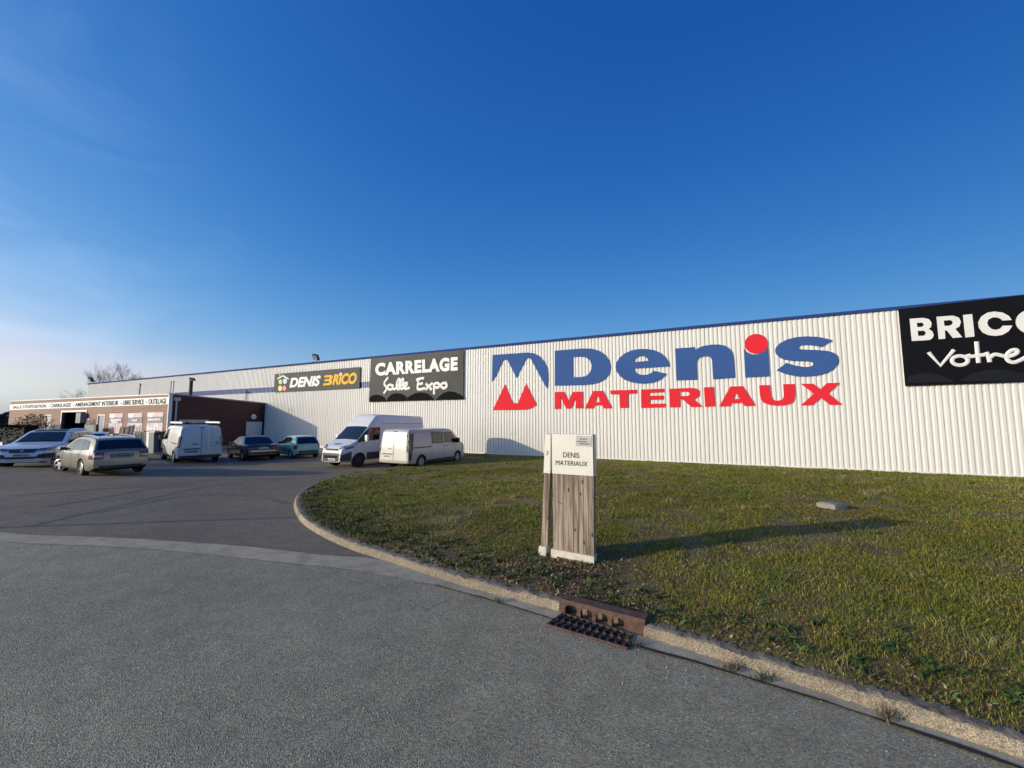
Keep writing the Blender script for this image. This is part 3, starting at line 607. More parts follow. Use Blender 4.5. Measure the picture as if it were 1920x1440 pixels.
# openings: inside, doors, gate
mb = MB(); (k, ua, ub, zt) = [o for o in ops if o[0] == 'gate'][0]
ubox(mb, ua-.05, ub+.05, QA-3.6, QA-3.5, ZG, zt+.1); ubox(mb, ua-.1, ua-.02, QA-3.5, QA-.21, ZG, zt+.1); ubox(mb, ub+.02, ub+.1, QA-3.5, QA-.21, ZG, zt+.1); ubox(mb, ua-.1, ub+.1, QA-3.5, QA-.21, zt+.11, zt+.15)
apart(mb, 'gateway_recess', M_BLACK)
mb = MB(); ubox(mb, ua-.22, ua, QA-.15, QA+.05, ZG, zt+.18); ubox(mb, ua, ub, QA-.15, QA+.05, zt, zt+.18); ubox(mb, ub, ub+.12, QA-.15, QA+.05, ZG, zt+.18)
apart(mb, 'gateway_frame', M_WHITE)
for kk in ('door_a', 'door_b'):
    (k, ua, ub, zt) = [o for o in ops if o[0] == kk][0]
    mb = MB(); ubox(mb, ua+.1, ub-.1, QA-.12, QA-.06, ZG, zt-.1); d = apart(mb, 'door', mat('door_grey', (0.27, 0.29, 0.30), 0.5))
    mb = MB(); ubox(mb, ua, ua+.1, QA-.18, QA+.02, ZG, zt); ubox(mb, ub-.1, ub, QA-.18, QA+.02, ZG, zt); ubox(mb, ua+.1, ub-.1, QA-.18, QA+.02, zt-.1, zt); apart(mb, 'frame', M_WHITE, parent=None)
    if kk == 'door_a':
        mb = MB(); ubox(mb, ub-1.1, ub-.2, QA-.058, QA-.03, zt-1.5, zt-.25); apart(mb, 'door_pane', mat('bright_pane', (0.7, 0.68, 0.62), 0.2))
# roller box beside the gate head
P = fp([(876,664),(945,662),(942,770),(872,772)], QA+.02)
ub_ = UQ(0, 0)
mb = MB(); ubox(mb, P[0][0]+.5, P[1][0]+.1, QA+.055, QA+.45, P[3][1], P[0][1]); o = mb.build('wall_cabinet', mat('cabinet_grey', (0.23, 0.24, 0.26), 0.5)); 
tag(o, 'dark grey box hung on the wall at the corner of the dark gateway', 'cabinet')
mb = MB(); c0 = PW(166.5, 793, QA+.25); mb.tube([UQ(c0[0]+.28*math.cos(a), QA+.28, c0[1]+.35*math.sin(a)) for a in np.linspace(0, 6.28, 16)[:-1]], .06, 6, closed=True)
mb.tube([UQ(c0[0], QA+.01, c0[1]), UQ(c0[0], QA+.34, c0[1])], .05, 6)
tag(mb.build('hose_reel', M_WHITE, None, 50), 'small round hose hanger on the wall right of the gateway', 'hose')
# posters
pl_white = mat('poster_white', (0.84, 0.78, 0.77), 0.4); pl_pink = mat('poster_pink', (0.74, 0.42, 0.50), 0.4, var=0.25, vscale=2); pl_mauve = mat('poster_mauve', (0.20, 0.16, 0.20), 0.4)
pl_photo = mat('poster_photo', (0.70, 0.50, 0.54), 0.4, var=0.35, vscale=2.2, col2=(0.84, 0.76, 0.70))
for i, (qd, lab, blobs) in enumerate(([[(1195,672),(1342,668),(1322,882),(1178,884)], 'pink poster with two lines of white script, next to the grey door', [(.12,.30,.78,.07),(.2,.43,.5,.07)]],
        [[(1397,668),(1553,664),(1540,882),(1383,884)], 'middle poster with one short white line, behind the leaning trellis frames', [(.3,.33,.4,.06)]],
        [[(1608,660),(1783,656),(1766,888),(1590,890)], 'poster with one long white line nearest the white corner trim', [(.06,.30,.8,.08)]])):
    r = empty('poster', (0, 0, 0), 0, lab, 'poster', 'posters on the brown annex front')
    def sub(nm, a0, b0, a1, b1, q, m):
        fquad(nm, [inq(qd, a0, b0), inq(qd, a1, b0), inq(qd, a1, b1), inq(qd, a0, b1)], QA+q, .01, m).build(nm, m, r)
    sub('header', 0, 0, 1, .19, .012, pl_white); sub('text_field', 0, .19, 1, .5, .012, pl_mauve); sub('photo', 0, .5, 1, 1, .012, pl_photo)
    sub('header_tint', .45, .01, .97, .17, .024, pl_pink)
    c = inq(qd, .2, .12); wall_poly('emblem', [Z1(ell(c[0], c[1], 32, 24))], QA+.032, .012, mat('poster_cream', (0.8, 0.74, 0.66), 0.4), r)
    mb = MB()
    for (a, b, w_, h_) in blobs:                              # white words, too small to read
        n = max(3, int(w_*9))
        for k in range(n):
            c = inq(qd, a+w_*(k+.5)/n, b+h_/2); wall_stroke(mb, Z1([(c[0]-8, c[1]+6), (c[0]-3, c[1]-6-3*(k % 3 == 0)), (c[0]+2, c[1]+6), (c[0]+9, c[1]-3)]), QA+.03, .10)
    mb.build('white_script', M_WHITE, r)
    mb = MB(); rr = random.Random(i+3)
    for k in range(5):
        a = .08+.18*k; mb.v += []; P = fp([inq(qd, a, .55+.15*rr.random()), inq(qd, a+.1, .55+.15*rr.random()), inq(qd, a+.1, .95), inq(qd, a, .95)], QA+.024)
        mb.hexa([UQ(P[3][0], QA+.024, P[3][1]), UQ(P[2][0], QA+.024, P[2][1]), UQ(P[2][0], QA+.03, P[2][1]), UQ(P[3][0], QA+.03, P[3][1]), UQ(P[0][0], QA+.024, P[0][1]), UQ(P[1][0], QA+.024, P[1][1]), UQ(P[1][0], QA+.03, P[1][1]), UQ(P[0][0], QA+.03, P[0][1])])
    mb.build('photo_figures', [pl_pink, pl_mauve, pl_white][i], r)
# raised pavement round the annex
mb = MB(); ubox(mb, UA0, us+1.5, QA-.01, QA+2.6, -1.2, -0.56); ubox(mb, us, us+1.5, 0.1, QA-.01, -1.2, -0.56)
tag(mb.build('pavement', mat('pavement_concrete', (0.30, 0.28, 0.25), 0.9, var=0.25, vscale=2)), kind='structure')

# things on the annex side wall (upright plane u = us)
def PS(x, y, u0=us):
    r = ray(x, y); t = u0/(DX*r[0]+DY*r[1]); return (NX*r[0]+NY*r[1])*t+WD, CAM_H+r[2]*t
def sbox(mb, pts, o0, o1):                                  # box from two picture points on that plane
    (qa, za), (qb, zb) = [PS(*p) for p in Z2(pts)]
    ubox(mb, us+o0, us+o1, min(qa, qb), max(qa, qb), min(za, zb), max(za, zb))
mb = MB(); sbox(mb, [(150,494),(210,532)], .0, .22); dp = mb.build('downpipe', mat('pipe_grey', (0.5, 0.5, 0.5), 0.5)); tag(dp, 'pale grey downpipe with square hopper on the dark red wall', 'downpipe')
mb = MB(); (qa, za) = PS(*Z2([(180, 520)])[0]); mb.tube([UQ(us+.09, qa+.02, za), UQ(us+.09, qa+.02, -0.55)], .06, 10); mb.build('pipe', MATS['pipe_grey'], dp, 50)
mb = MB(); sbox(mb, [(940,760),(1091,1075)], .0, .06); d = mb.build('side_door', mat('side_door_white', (0.62, 0.62, 0.60), 0.5)); tag(d, 'plain white flush door in the dark red side wall', 'door')
mb = MB(); sbox(mb, [(1062,900),(1076,935)], .062, .11); mb.build('handle', M_GREYMETAL, d)
mb = MB(); (qa, za) = PS(*Z2([(1020, 707)])[0]); M = Matrix.Translation(UQ(us, qa, za)) @ Matrix(((DX, NX, 0, 0), (DY, NY, 0, 0), (0, 0, 1, 0), (0, 0, 0, 1))) @ Matrix.Rotation(math.pi/2, 4, 'Y')
mb.lathe([(.001, .13), (.12, .12), (.2, .08), (.23, .02), (.24, .0)], 20, M); tag(mb.build('wall_lamp', M_WHITE, None, 40), 'round white bulkhead lamp above the plain white door', 'lamp')
mb = MB(); sbox(mb, [(207,738),(507,1000)], .0, .05); d = mb.build('shutter', mat('shutter_white', (0.55, 0.55, 0.52), 0.5)); tag(d, 'white panel shutter on the red wall behind the ladder van', 'shutter')
mb = MB()
for k in range(6): 
    y = 752+k*34; (qa, za), (qb, zb) = PS(*Z2([(212, y)])[0]), PS(*Z2([(502, y)])[0]); ubox(mb, us+.051, us+.058, qb, qa, min(za, zb)-.012, min(za, zb)+.012)
mb.build('slat_joint', M_GREYMETAL, d)
# chimney pipe and roof masts
mb = MB(); P1 = PW(359, 711, 3.2); P0 = PW(357, 745, 3.2); mb.tube([UQ(P1[0], 3.2, P0[1]-.4), UQ(P1[0], 3.2, P1[1])], .14, 12); mb.tube([UQ(P1[0], 3.2, P1[1]-.02), UQ(P1[0], 3.2, P1[1]+.14)], .19, 12); mb.tube([UQ(P1[0]+.1, 3.2, P1[1]-.1), UQ(P1[0]+.5, 3.2, P1[1]-.05)], .12, 8)
tag(mb.build('flue_pipe', mat('flue_brown', (0.05, 0.03, 0.03), 0.6), None, 40), 'dark brown capped flue pipe rising from the annex roof', 'flue')
for (x0, y0, x1, y1, lab, r) in ((321, 717, 320, 737, 'thin roof mast by the annex corner, the left of two', .03), (326, 716, 325, 737, 'thin roof mast by the annex corner, the right of two', .03), (263, 721, 262.5, 737, 'short dark vent mast standing alone on the annex roof', .05)):
    a = PW(x0, y0, 6.2); b = PW(x1, y1, 6.2); mb = MB(); mb.tube([UQ(a[0], 6.2, a[1]), UQ(a[0], 6.2, b[1]-.5)], r, 6); mb.lathe([(r*1.6, 0), (r*1.6, .1), (.01, .16)], 8, Matrix.Translation(UQ(a[0], 6.2, a[1]-.05)))
    tag(mb.build('roof_mast', M_GREYMETAL, None, 50), lab, 'mast', 'masts on the annex roof')
# floodlights on the warehouse roof
def flood(px, py, lab, s):
    u, z = PW(px, py, 0); r = empty('floodlight', UQ(u, -.1, ZT+.14), 0, lab, 'floodlight', 'floodlights on the warehouse roof')
    M = Matrix.Translation((0, 0, .42*s)) @ Matrix(((DX, NX, 0, 0), (DY, NY, 0, 0), (0, 0, 1, 0), (0, 0, 0, 1))) @ Matrix.Rotation(R_(-32), 4, 'X') @ Matrix.Rotation(R_(14), 4, 'Y')
    o = rbox('housing', .62*s, .16*s, .52*s, .04, M_DARK, r, M=M)
    mb = MB(); mb.box(-.25*s, .25*s, .081*s, .1*s, -.2*s, .2*s, M); mb.build('lens', mat('flood_glass', (0.25, 0.27, 0.3), 0.15, spec=0.8), r)
    mb = MB(); mb.tube([(0, 0, 0), (0, 0, .3*s)], .035, 8); mb.box(-.2*s, .2*s, -.12, .12, -.0, .03); mb.build('bracket', M_GREYMETAL, r)
flood(590, 678, 'floodlight tilted on the roof edge above the grey shop sign', 1.0)
flood(168, 716, 'small floodlight at the far left end of the warehouse roof', 1.25)

# ------------------------------------------------------------------ vehicles
def paint(name, col, rough=0.28, dirt=0.06, coat=0.6, metal=0.0): return mat(name, col, rough, metal, var=dirt, vscale=1.3, coat=coat)
M_GLASS = mat('car_glass', (0.010, 0.013, 0.016), 0.05, spec=0.75)
M_TYRE = mat('tyre_rubber', (0.016, 0.016, 0.016), 0.85)
M_RIM = mat('alloy_rim', (0.55, 0.55, 0.55), 0.3, metal=0.75)
M_CAPRIM = mat('plastic_wheel_cover', (0.42, 0.43, 0.44), 0.4, metal=0.3)
M_LAMP = mat('headlamp_glass', (0.40, 0.44, 0.48), 0.08, spec=0.9)
M_TAIL = mat('tail_lamp_red', (0.22, 0.012, 0.014), 0.15, spec=0.7)
M_TAILW = mat('tail_lamp_clear', (0.75, 0.68, 0.55), 0.2)
M_CHROME = mat('chrome', (0.7, 0.7, 0.7), 0.15, metal=1.0)
M_PLATE = mat('plate_white', (0.68, 0.69, 0.66), 0.45)
M_GREYPL = mat('grey_plastic', (0.055, 0.056, 0.06), 0.6)
class Car:
    def __init__(s, name, label, cat, loc, head, scale, L, Wd, prof, bot, belt, tumble, pf, pr, pnt, wheels, R, tw=.2, lower=None, rimstyle=(5, .62), rimmat=None, steer=0, edge_r=.075, group=None):
        s.root = empty(name, loc, head, label, cat, group, scale); s.L = L; s.W = Wd; s.tumble = tumble; s.pf = pf; s.pr = pr; s.er = edge_r
        pp = [tuple(p) for p in prof]
        o = [pp[0]]
        for i in range(1, len(pp)-1):                          # soften the corners of the silhouette
            a, b, c = pp[i-1], pp[i], pp[i+1]; la = min(.1, .3*math.dist(a, b)); lc = min(.1, .3*math.dist(b, c))
            p1 = tuple(b[k]+(a[k]-b[k])*la/math.dist(a, b) for k in (0, 1)); p2 = tuple(b[k]+(c[k]-b[k])*lc/math.dist(b, c) for k in (0, 1))
            o += [p1, tuple(.25*p1[k]+.5*b[k]+.25*p2[k] for k in (0, 1)), p2]
        o.append(pp[-1]); s.prof = np.array(o); s.bot = np.array(bot); s.belt = np.array(belt)
        xs = sorted(set(np.round(np.r_[s.prof[:, 0], np.linspace(-L/2, L/2, 44), [-L/2+.02, L/2-.02, -L/2+.05, L/2-.05]], 4)))
        xs = [x for x, y in zip(xs, xs[1:]+[9]) if y-x > .004 or x in (-L/2, L/2)]
        vs = []; fs = []
        for x in xs:
            rg = s.ring(x); full = [(y, z) for y, z in rg]+[(-y, z) for y, z in rg[-2:0:-1]]
            vs += [(x, y, z) for y, z in full]; n = len(full)
        for i in range(len(xs)-1):
            for j in range(n): fs.append((i*n+j, i*n+(j+1) % n, (i+1)*n+(j+1) % n, (i+1)*n+j))
        fs += [tuple(range(n))[::-1], tuple((len(xs)-1)*n+j for j in range(n))]
        me = bpy.data.meshes.new('body'); me.from_pydata(vs, [], fs)
        bm = bmesh.new(); bm.from_mesh(me); bmesh.ops.recalc_face_normals(bm, faces=bm.faces); bm.to_mesh(me); bm.free()
        o = bpy.data.objects.new('body', me); COL.objects.link(o); cut = []
        for wx in wheels:
            for sd_ in (1, -1):
                mb = MB(); Mx = Matrix.Translation((wx, sd_*(Wd-.12), R)) @ Matrix.Rotation(math.pi/2, 4, 'X')
                mb.lathe([(R+.055, -.2), (R+.055, .2)], 28, Mx, True); c = mb.build('cut', None); 
                bm = bmesh.new(); bm.from_mesh(c.data); bmesh.ops.recalc_face_normals(bm, faces=bm.faces); bm.to_mesh(c.data); bm.free()
                md = o.modifiers.new('b', 'BOOLEAN'); md.operation = 'DIFFERENCE'; md.object = c; md.solver = 'EXACT'; cut.append(c)
        dg = bpy.context.evaluated_depsgraph_get(); dg.update(); me2 = bpy.data.meshes.new_from_object(o.evaluated_get(dg))
        for c in cut: bpy.data.objects.remove(c)
        bpy.data.objects.remove(o)
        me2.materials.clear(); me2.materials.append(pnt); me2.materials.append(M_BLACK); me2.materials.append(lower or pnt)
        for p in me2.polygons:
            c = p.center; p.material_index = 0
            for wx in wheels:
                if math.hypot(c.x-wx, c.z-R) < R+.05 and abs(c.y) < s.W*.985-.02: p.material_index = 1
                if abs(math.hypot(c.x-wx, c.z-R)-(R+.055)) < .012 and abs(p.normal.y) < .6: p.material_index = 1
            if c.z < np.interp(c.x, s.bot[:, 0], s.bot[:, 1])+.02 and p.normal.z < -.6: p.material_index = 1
        me2.name = 'body'; me2.shade_smooth(); me2.set_sharp_from_angle(angle=R_(38)); s.body = link('body', me2, None, s.root)
        s.pnt = pnt
        for k, wx in enumerate(wheels):
            for sd_ in (1, -1): s.wheel(wx, sd_, R, tw, rimstyle, rimmat or M_RIM, steer if k == len(wheels)-1 else 0)
    def ring(s, x):
        zt = float(np.interp(x, s.prof[:, 0], s.prof[:, 1])); zb = float(np.interp(x, s.bot[:, 0], s.bot[:, 1])); zl = float(np.interp(x, s.belt[:, 0], s.belt[:, 1]))
        zl = min(zl, zt-.05); hL = s.L/2
        t = max(0, (abs(x)-hL*.55)/(hL*.45)); k = s.pf if x > 0 else s.pr
        Wx = s.W*(1-k*t**3)
        ge = zt-min(s.er, .45*(zt-zl)); wr = .975*Wx-s.tumble*(ge-zl)
        dz = zl-zb
        return [(0, zb), (.72*Wx, zb), (.93*Wx, zb+.02), (.975*Wx, zb+.08*dz+.02), (.995*Wx, zb+.35*dz), (Wx, zb+.6*dz), (.995*Wx, zb+.82*dz), (.975*Wx, zl),
                ((.975*Wx+wr)/2+.012, (zl+ge)/2), (wr, ge), (wr-.4*(zt-ge)-.005, ge+.72*(zt-ge)), (wr-1.2*(zt-ge)-.02, zt-.12*(zt-ge)), (wr*.45, zt-.0), (0, zt+.012)]
    def sy(s, x, z):
        r = s.ring(x)[2:]; zz = [p[1] for p in r[:10]]; return float(np.interp(z, zz, [p[0] for p in r[:10]]))
    def tz(s, x, y):
        r = s.ring(x)[8:][::-1]; return float(np.interp(abs(y), [p[0] for p in r], [p[1] for p in r]))
    def ex(s, y, z, sg):
        lo, hi = 0.0, s.L/2
        def ins(x):
            r = s.ring(sg*x); return z <= s.tz(sg*x, y)+1e-6 and abs(y) <= s.sy(sg*x, z)+1e-6 and z >= np.interp(sg*x, s.bot[:, 0], s.bot[:, 1])-.001
        if ins(hi): return sg*hi
        lo = hi-.9
        for _ in range(22):
            m = (lo+hi)/2
            if ins(m): lo = m
            else: hi = m
        return sg*lo
    def _grid(s, name, q, m, f, na=8, nb=5, parent=None, th=0.0):
        vs = []; fs = []
        for j in range(nb+1):
            for i in range(na+1): vs.append(f(*inq(q, i/na, j/nb)))
        fs = [(j*(na+1)+i, j*(na+1)+i+1, (j+1)*(na+1)+i+1, (j+1)*(na+1)+i) for j in range(nb) for i in range(na)]
        return mesh(name, vs, fs, m, parent or s.root, smooth=35)
    def side(s, name, q, m, sides=(1, -1), e=.007, na=8, nb=5, parent=None):      # q: (x, z) corners TL TR BR BL
        r = []
        for sd_ in sides:
            r.append(s._grid(name, q, m, lambda x, z: (x, sd_*(s.sy(x, z)+e), z), na, nb, parent))
            if name == 'side_window':                        # black rubber round the pane
                cx = sum(p[0] for p in q)/4; cz = sum(p[1] for p in q)/4; q2 = [(cx+(p[0]-cx)*1.07+.008*(1 if p[0] > cx else -1), cz+(p[1]-cz)*1.1) for p in q]
                s._grid('window_seal', q2, M_DARK, lambda x, z: (x, sd_*(s.sy(x, z)+.0035), z), na, nb, r[-1])
        return r
    def top(s, name, q, m, e=.007, na=10, nb=6, ux=.6):                          # q: (x, y)
        o = s._grid(name, q, m, lambda x, y: (x+e*ux, y, s.tz(x, y)+e), na, nb)
        if name in ('windscreen', 'rear_window'):
            cx = sum(p[0] for p in q)/4; q2 = [(cx+(p[0]-cx)*1.09, p[1]*1.035) for p in q]
            s._grid('window_seal', q2, M_DARK, lambda x, y: (x+.004*ux, y, s.tz(x, y)+.0035), na, nb, o)
        if name == 'windscreen':
            (xa, ya), xb = q[0], q[2][0]; mb = MB()
            for y0, y1 in ((ya*.75, -ya*.1), (0, -ya*.8)):
                P = [(xa-(xa-xb)*(.04+.10*t), y0+(y1-y0)*t) for t in np.linspace(0, 1, 5)]; mb.tube([(x+.012, y, s.tz(x, y)+.018) for x, y in P], .009, 4)
            mb.build('wipers', M_DARK, o)
        return o
    def end(s, name, q, m, sg, e=.008, na=8, nb=4, parent=None):                    # q: (y, z)
        return s._grid(name, q, m, lambda y, z: (s.ex(y, z, sg)+sg*e, y, z), na, nb, parent)
    def wheel(s, wx, sd_, R, tw, style, rimmat, steer):
        M = Matrix.Translation((wx, sd_*(s.W-tw/2-.012), R)) @ Matrix.Rotation(steer, 4, 'Z') @ Matrix.Rotation(-sd_*math.pi/2, 4, 'X')
        h_ = tw/2; rr = R*style[1]; mb = MB()
        mb.lathe([(rr, -h_*.9), (R*.93, -h_), (R, -h_*.75), (R, h_*.75), (R*.93, h_), (rr*1.04, h_*.92), (rr, h_*.8), (rr*.97, h_*.3), (.01, h_*.25)], 28, M)
        w = mb.build('wheel', M_TYRE, s.root, 40)
        mb = MB(); n = style[0]
        mb.lathe([(rr*.99, h_*.35), (rr*1.0, h_*.9), (rr*.93, h_*.95), (rr*.88, h_*.6)], 28, M)
        mb.lathe([(rr*.24, h_*.4), (rr*.22, h_*.8), (.004, h_*.86)], 14, M)
        for k in range(n):
            a = 2*math.pi*k/n+.3; c, sn = math.cos(a), math.sin(a); wd = rr*1.15/n
            P = []
            for (r_, ww, z_) in ((rr*.15, wd*1.15, h_*.78), (rr*.93, wd*.8, h_*.82)):
                P.append((r_, ww, z_))
            (r0, w0_, z0), (r1_, w1_, z1) = P
            pts = [(r0, -w0_, z0-.03), (r1_, -w1_, z1-.03), (r1_, w1_, z1-.03), (r0, w0_, z0-.03), (r0, -w0_*.8, z0), (r1_, -w1_*.8, z1), (r1_, w1_*.8, z1), (r0, w0_*.8, z0)]
            mb.hexa([M @ Vector((p[0]*c-p[1]*sn, p[0]*sn+p[1]*c, p[2])) for p in pts])
        mb.build('rim', rimmat, w, 40)
    def plate(s, y, z, sg, w=.52, hh=.11, m=None, seed=1):
        y0, y1 = y+w/2, y-w/2
        x = max(sg*s.ex(yy, zz, sg) for yy in (y0, y1, y) for zz in (z-hh/2, z, z+hh/2))*sg
        mb = MB(); mb.box(min(x+sg*.004, x+sg*.02), max(x+sg*.004, x+sg*.02), y1, y0, z-hh/2, z+hh/2)
        p = mb.build('number_plate', m or M_PLATE, s.root); rr = random.Random(seed); mb = MB()
        yy = y1+.05
        while yy < y0-.06:                                       # worn characters too small to read
            ww = rr.uniform(.02, .04); mb.box(min(x+sg*.021, x+sg*.023), max(x+sg*.021, x+sg*.023), yy, yy+ww, z-hh*.28, z+hh*(.28 if rr.random() > .2 else .05)); yy += ww+rr.uniform(.012, .035)
        mb.build('plate_marks', M_DARK, p)
    def mirror(s, x, z, sx=.12, sz=.15, out=.12, m=None):
        for sd_ in (1, -1):
            y = s.sy(x, z)
            o = rbox('mirror', sx, .2, sz, .035, m or s.pnt, s.root, (x, sd_*(y+out), z)); 
            mb = MB(); mb.box(x-sx/2-.004, x-sx/2-.001, sd_*(y+out)-.075, sd_*(y+out)+.075, z-sz*.38, z+sz*.38); mb.build('mirror_glass', M_GLASS, o)
            mb = MB(); mb.tube([(x, sd_*(y-.01), z-.03), (x, sd_*(y+out*.8), z-.02)], .03, 6); mb.build('mirror_arm', M_DARK, o)
    def handle(s, x, z, m=None, sides=(1, -1), w=.16):
        for sd_ in sides: y = s.sy(x, z); rbox('door_handle', w, .03, .03, .01, m or M_DARK, s.root, (x, sd_*(y+.018), z))
    def seam(s, pts, sides=(1, -1), w=.006):                       # shut line of a door
        for sd_ in sides:
            mb = MB(); mb.tube([(x, sd_*(s.sy(x, z)+.0015), z) for x, z in pts], w, 4); mb.build('shut_line', M_DARK, s.root)
    def rail(s, x0, x1, y, m, hgt=.05):
        for sd_ in (1, -1):
            mb = MB(); pts = [(x0, sd_*y, s.tz(x0, y)-.01)]
            for t in np.linspace(.06, .94, 8): x = x0+(x1-x0)*t; pts.append((x, sd_*y, s.tz(x, y)+hgt))
            pts.append((x1, sd_*y, s.tz(x1, y)-.01)); mb.tube(pts, .02, 8); mb.build('roof_rail', m, s.root, 50)
def at(X, Y): return (X, Y, float(h(X, Y))+.001)
def lin(a, b, n=6): return [tuple(a[k]+(b[k]-a[k])*i/n for k in range(len(a))) for i in range(n+1)]

# gold-grey estate car turning across the yard
c = Car('estate_car', 'champagne estate car seen from behind turning with its front wheels at full lock', 'car', at(-15.39, 15.332), R_(150.0), .923, 4.55, .885,
    [(-2.275, .6), (-2.25, .92), (-2.21, .98), (-1.93, 1.34), (-1.75, 1.41), (-.9, 1.445), (-.2, 1.445), (.25, 1.39), (1.02, .98), (1.2, .93), (1.9, .82), (2.15, .7), (2.275, .5)],
    [(-2.275, .34), (-2.0, .22), (2.05, .2), (2.275, .26)], [(-2.3, .95), (-1, .93), (1.2, .88), (2.3, .7)], .42, .22, .13,
    paint('champagne_paint', (0.33, 0.30, 0.24), .3, .05, .7, .3), (-1.33, 1.32), .315, .2, rimstyle=(5, .66), steer=R_(28))
c.top('windscreen', [(1.0, .68), (1.0, -.68), (.3, -.52), (.3, .52)], M_GLASS)
c.top('rear_window', [(-1.93, .56), (-1.93, -.56), (-2.185, -.68), (-2.185, .68)], M_GLASS, ux=-.8)
c.side('side_window', [(.18, 1.30), (-.22, 1.345), (-.22, .965), (.72, .945)], M_GLASS)
c.side('side_window', [(-.29, 1.345), (-1.08, 1.335), (-1.2, .985), (-.29, .965)], M_GLASS)
c.side('side_window', [(-1.14, 1.33), (-1.55, 1.29), (-1.82, 1.02), (-1.27, .985)], M_GLASS)
c.seam(lin((-.25, .94), (-.25, .32))); c.seam(lin((.78, .9), (.85, .6))+lin((.85, .6), (.8, .3))); c.seam(lin((-1.2, .94), (-1.05, .65)))
c.side('rub_strip', [(.85, .56), (-.98, .56), (-.98, .525), (.85, .525)], MATS['champagne_paint'], e=.014, nb=1)
c.side('sill', [(.98, .29), (-.98, .29), (-.98, .24), (.98, .22)], M_GREYPL, e=.006, nb=2)
for sd_ in (1, -1):
    c.side('tail_light', [(-1.98, .91), (-2.2, .90), (-2.22, .66), (-2.02, .66)], M_TAIL, (sd_,), .01); o = c.end('tail_light', [(sd_*.50, .91), (sd_*.83, .91), (sd_*.85, .66), (sd_*.52, .66)], M_TAIL, -1, .012)
    c.end('pale_inset', [(sd_*.54, .80), (sd_*.80, .80), (sd_*.80, .74), (sd_*.55, .74)], M_TAILW, -1, .02, parent=o)  # pale strip set on each tail light
    c.end('headlight', [(sd_*.45, .74), (sd_*.84, .76), (sd_*.84, .6), (sd_*.48, .58)], M_LAMP, 1, .012)
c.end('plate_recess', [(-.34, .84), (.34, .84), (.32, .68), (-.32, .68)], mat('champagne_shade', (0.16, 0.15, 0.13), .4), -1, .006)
c.end('rear_bumper', [(-.84, .42), (.84, .42), (.80, .3), (-.80, .3)], M_GREYPL, -1, .012)
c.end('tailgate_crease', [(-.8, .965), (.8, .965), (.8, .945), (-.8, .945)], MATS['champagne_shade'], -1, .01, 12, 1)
c.end('grille', [(-.4, .72), (.4, .72), (.38, .58), (-.38, .58)], M_DARK, 1, .012)
c.plate(0, .755, -1, .5, .10, mat('plate_dim', (0.30, 0.31, 0.33), .5), 2)
c.mirror(.62, .97, .13, .13, .1); c.handle(.02, .81, MATS['champagne_paint']); c.handle(-.95, .82, MATS['champagne_paint']); c.rail(-1.7, .1, .52, M_CHROME)

# white sport-utility car facing the street
c = Car('suv', 'white sport utility car facing the street with dark grille and blue tinted windscreen', 'car', at(-20.264, 18.011), R_(296.4), .932, 4.45, .92,
    [(-2.225, .7), (-2.15, 1.1), (-1.9, 1.5), (-1.5, 1.6), (-.6, 1.63), (-.1, 1.62), (.3, 1.54), (1.02, 1.09), (1.15, 1.06), (1.9, .96), (2.1, .88), (2.225, .62)],
    [(-2.225, .4), (-1.9, .26), (1.95, .25), (2.225, .3)], [(-2.3, 1.08), (1.2, 1.0), (2.3, .8)], .36, .3, .18, paint('suv_white', (0.70, 0.71, 0.72), .25, .03), (-1.33, 1.34), .345, .22, rimstyle=(5, .66), lower=M_GREYPL)
c.top('windscreen', [(1.0, .72), (1.0, -.72), (.34, -.57), (.34, .57)], M_GLASS)
c.top('roof_panel', [(.24, .55), (.24, -.55), (-1.6, -.5), (-1.6, .5)], M_DARK, .006)
c.side('side_window', [(.2, 1.46), (-.3, 1.52), (-.3, 1.09), (.85, 1.06)], M_GLASS); c.side('side_window', [(-.37, 1.52), (-1.2, 1.5), (-1.3, 1.12), (-.37, 1.09)], M_GLASS); c.side('side_window', [(-1.25, 1.49), (-1.62, 1.43), (-1.9, 1.16), (-1.38, 1.12)], M_GLASS)
c.side('chrome_trim', [(.3, 1.50), (-1.6, 1.53), (-1.6, 1.505), (.3, 1.475)], M_CHROME, e=.012, nb=1)
c.side('sill', [(.98, .42), (-.96, .42), (-.96, .27), (.98, .27)], M_GREYPL, e=.008)
for sd_ in (1, -1):
    c.end('headlight', [(sd_*.50, .87), (sd_*.86, .90), (sd_*.86, .78), (sd_*.42, .76)], mat('headlamp_dark', (0.10, 0.12, 0.17), 0.08, spec=0.9), 1, .012)
    c.end('fog_recess', [(sd_*.52, .62), (sd_*.86, .66), (sd_*.88, .44), (sd_*.42, .46)], M_DARK, 1, .012)
    c.end('fog_blade', [(sd_*.40, .455), (sd_*.80, .445), (sd_*.80, .425), (sd_*.40, .43)], M_CHROME, 1, .022, 6, 1)
    c.side('tail_light', [(-1.98, 1.05), (-2.18, 1.02), (-2.2, .88), (-2.0, .9)], M_TAIL, (sd_,), .01)
    c.side('arch_trim', [(1.72, .52), (1.95, .55), (1.95, .3), (1.75, .3)], M_GREYPL, (sd_,), .008)
c.end('grille', [(-.46, .85), (.46, .85), (.36, .69), (-.36, .69)], M_DARK, 1, .014); c.end('lower_grille', [(-.48, .53), (.48, .53), (.42, .43), (-.42, .43)], M_DARK, 1, .014)
c.end('grille_emblem', [(-.055, .80), (.055, .80), (.04, .74), (-.04, .74)], M_CHROME, 1, .03, 2, 2); c.end('skid_plate', [(-.5, .39), (.5, .39), (.45, .345), (-.45, .345)], M_CHROME, 1, .014)
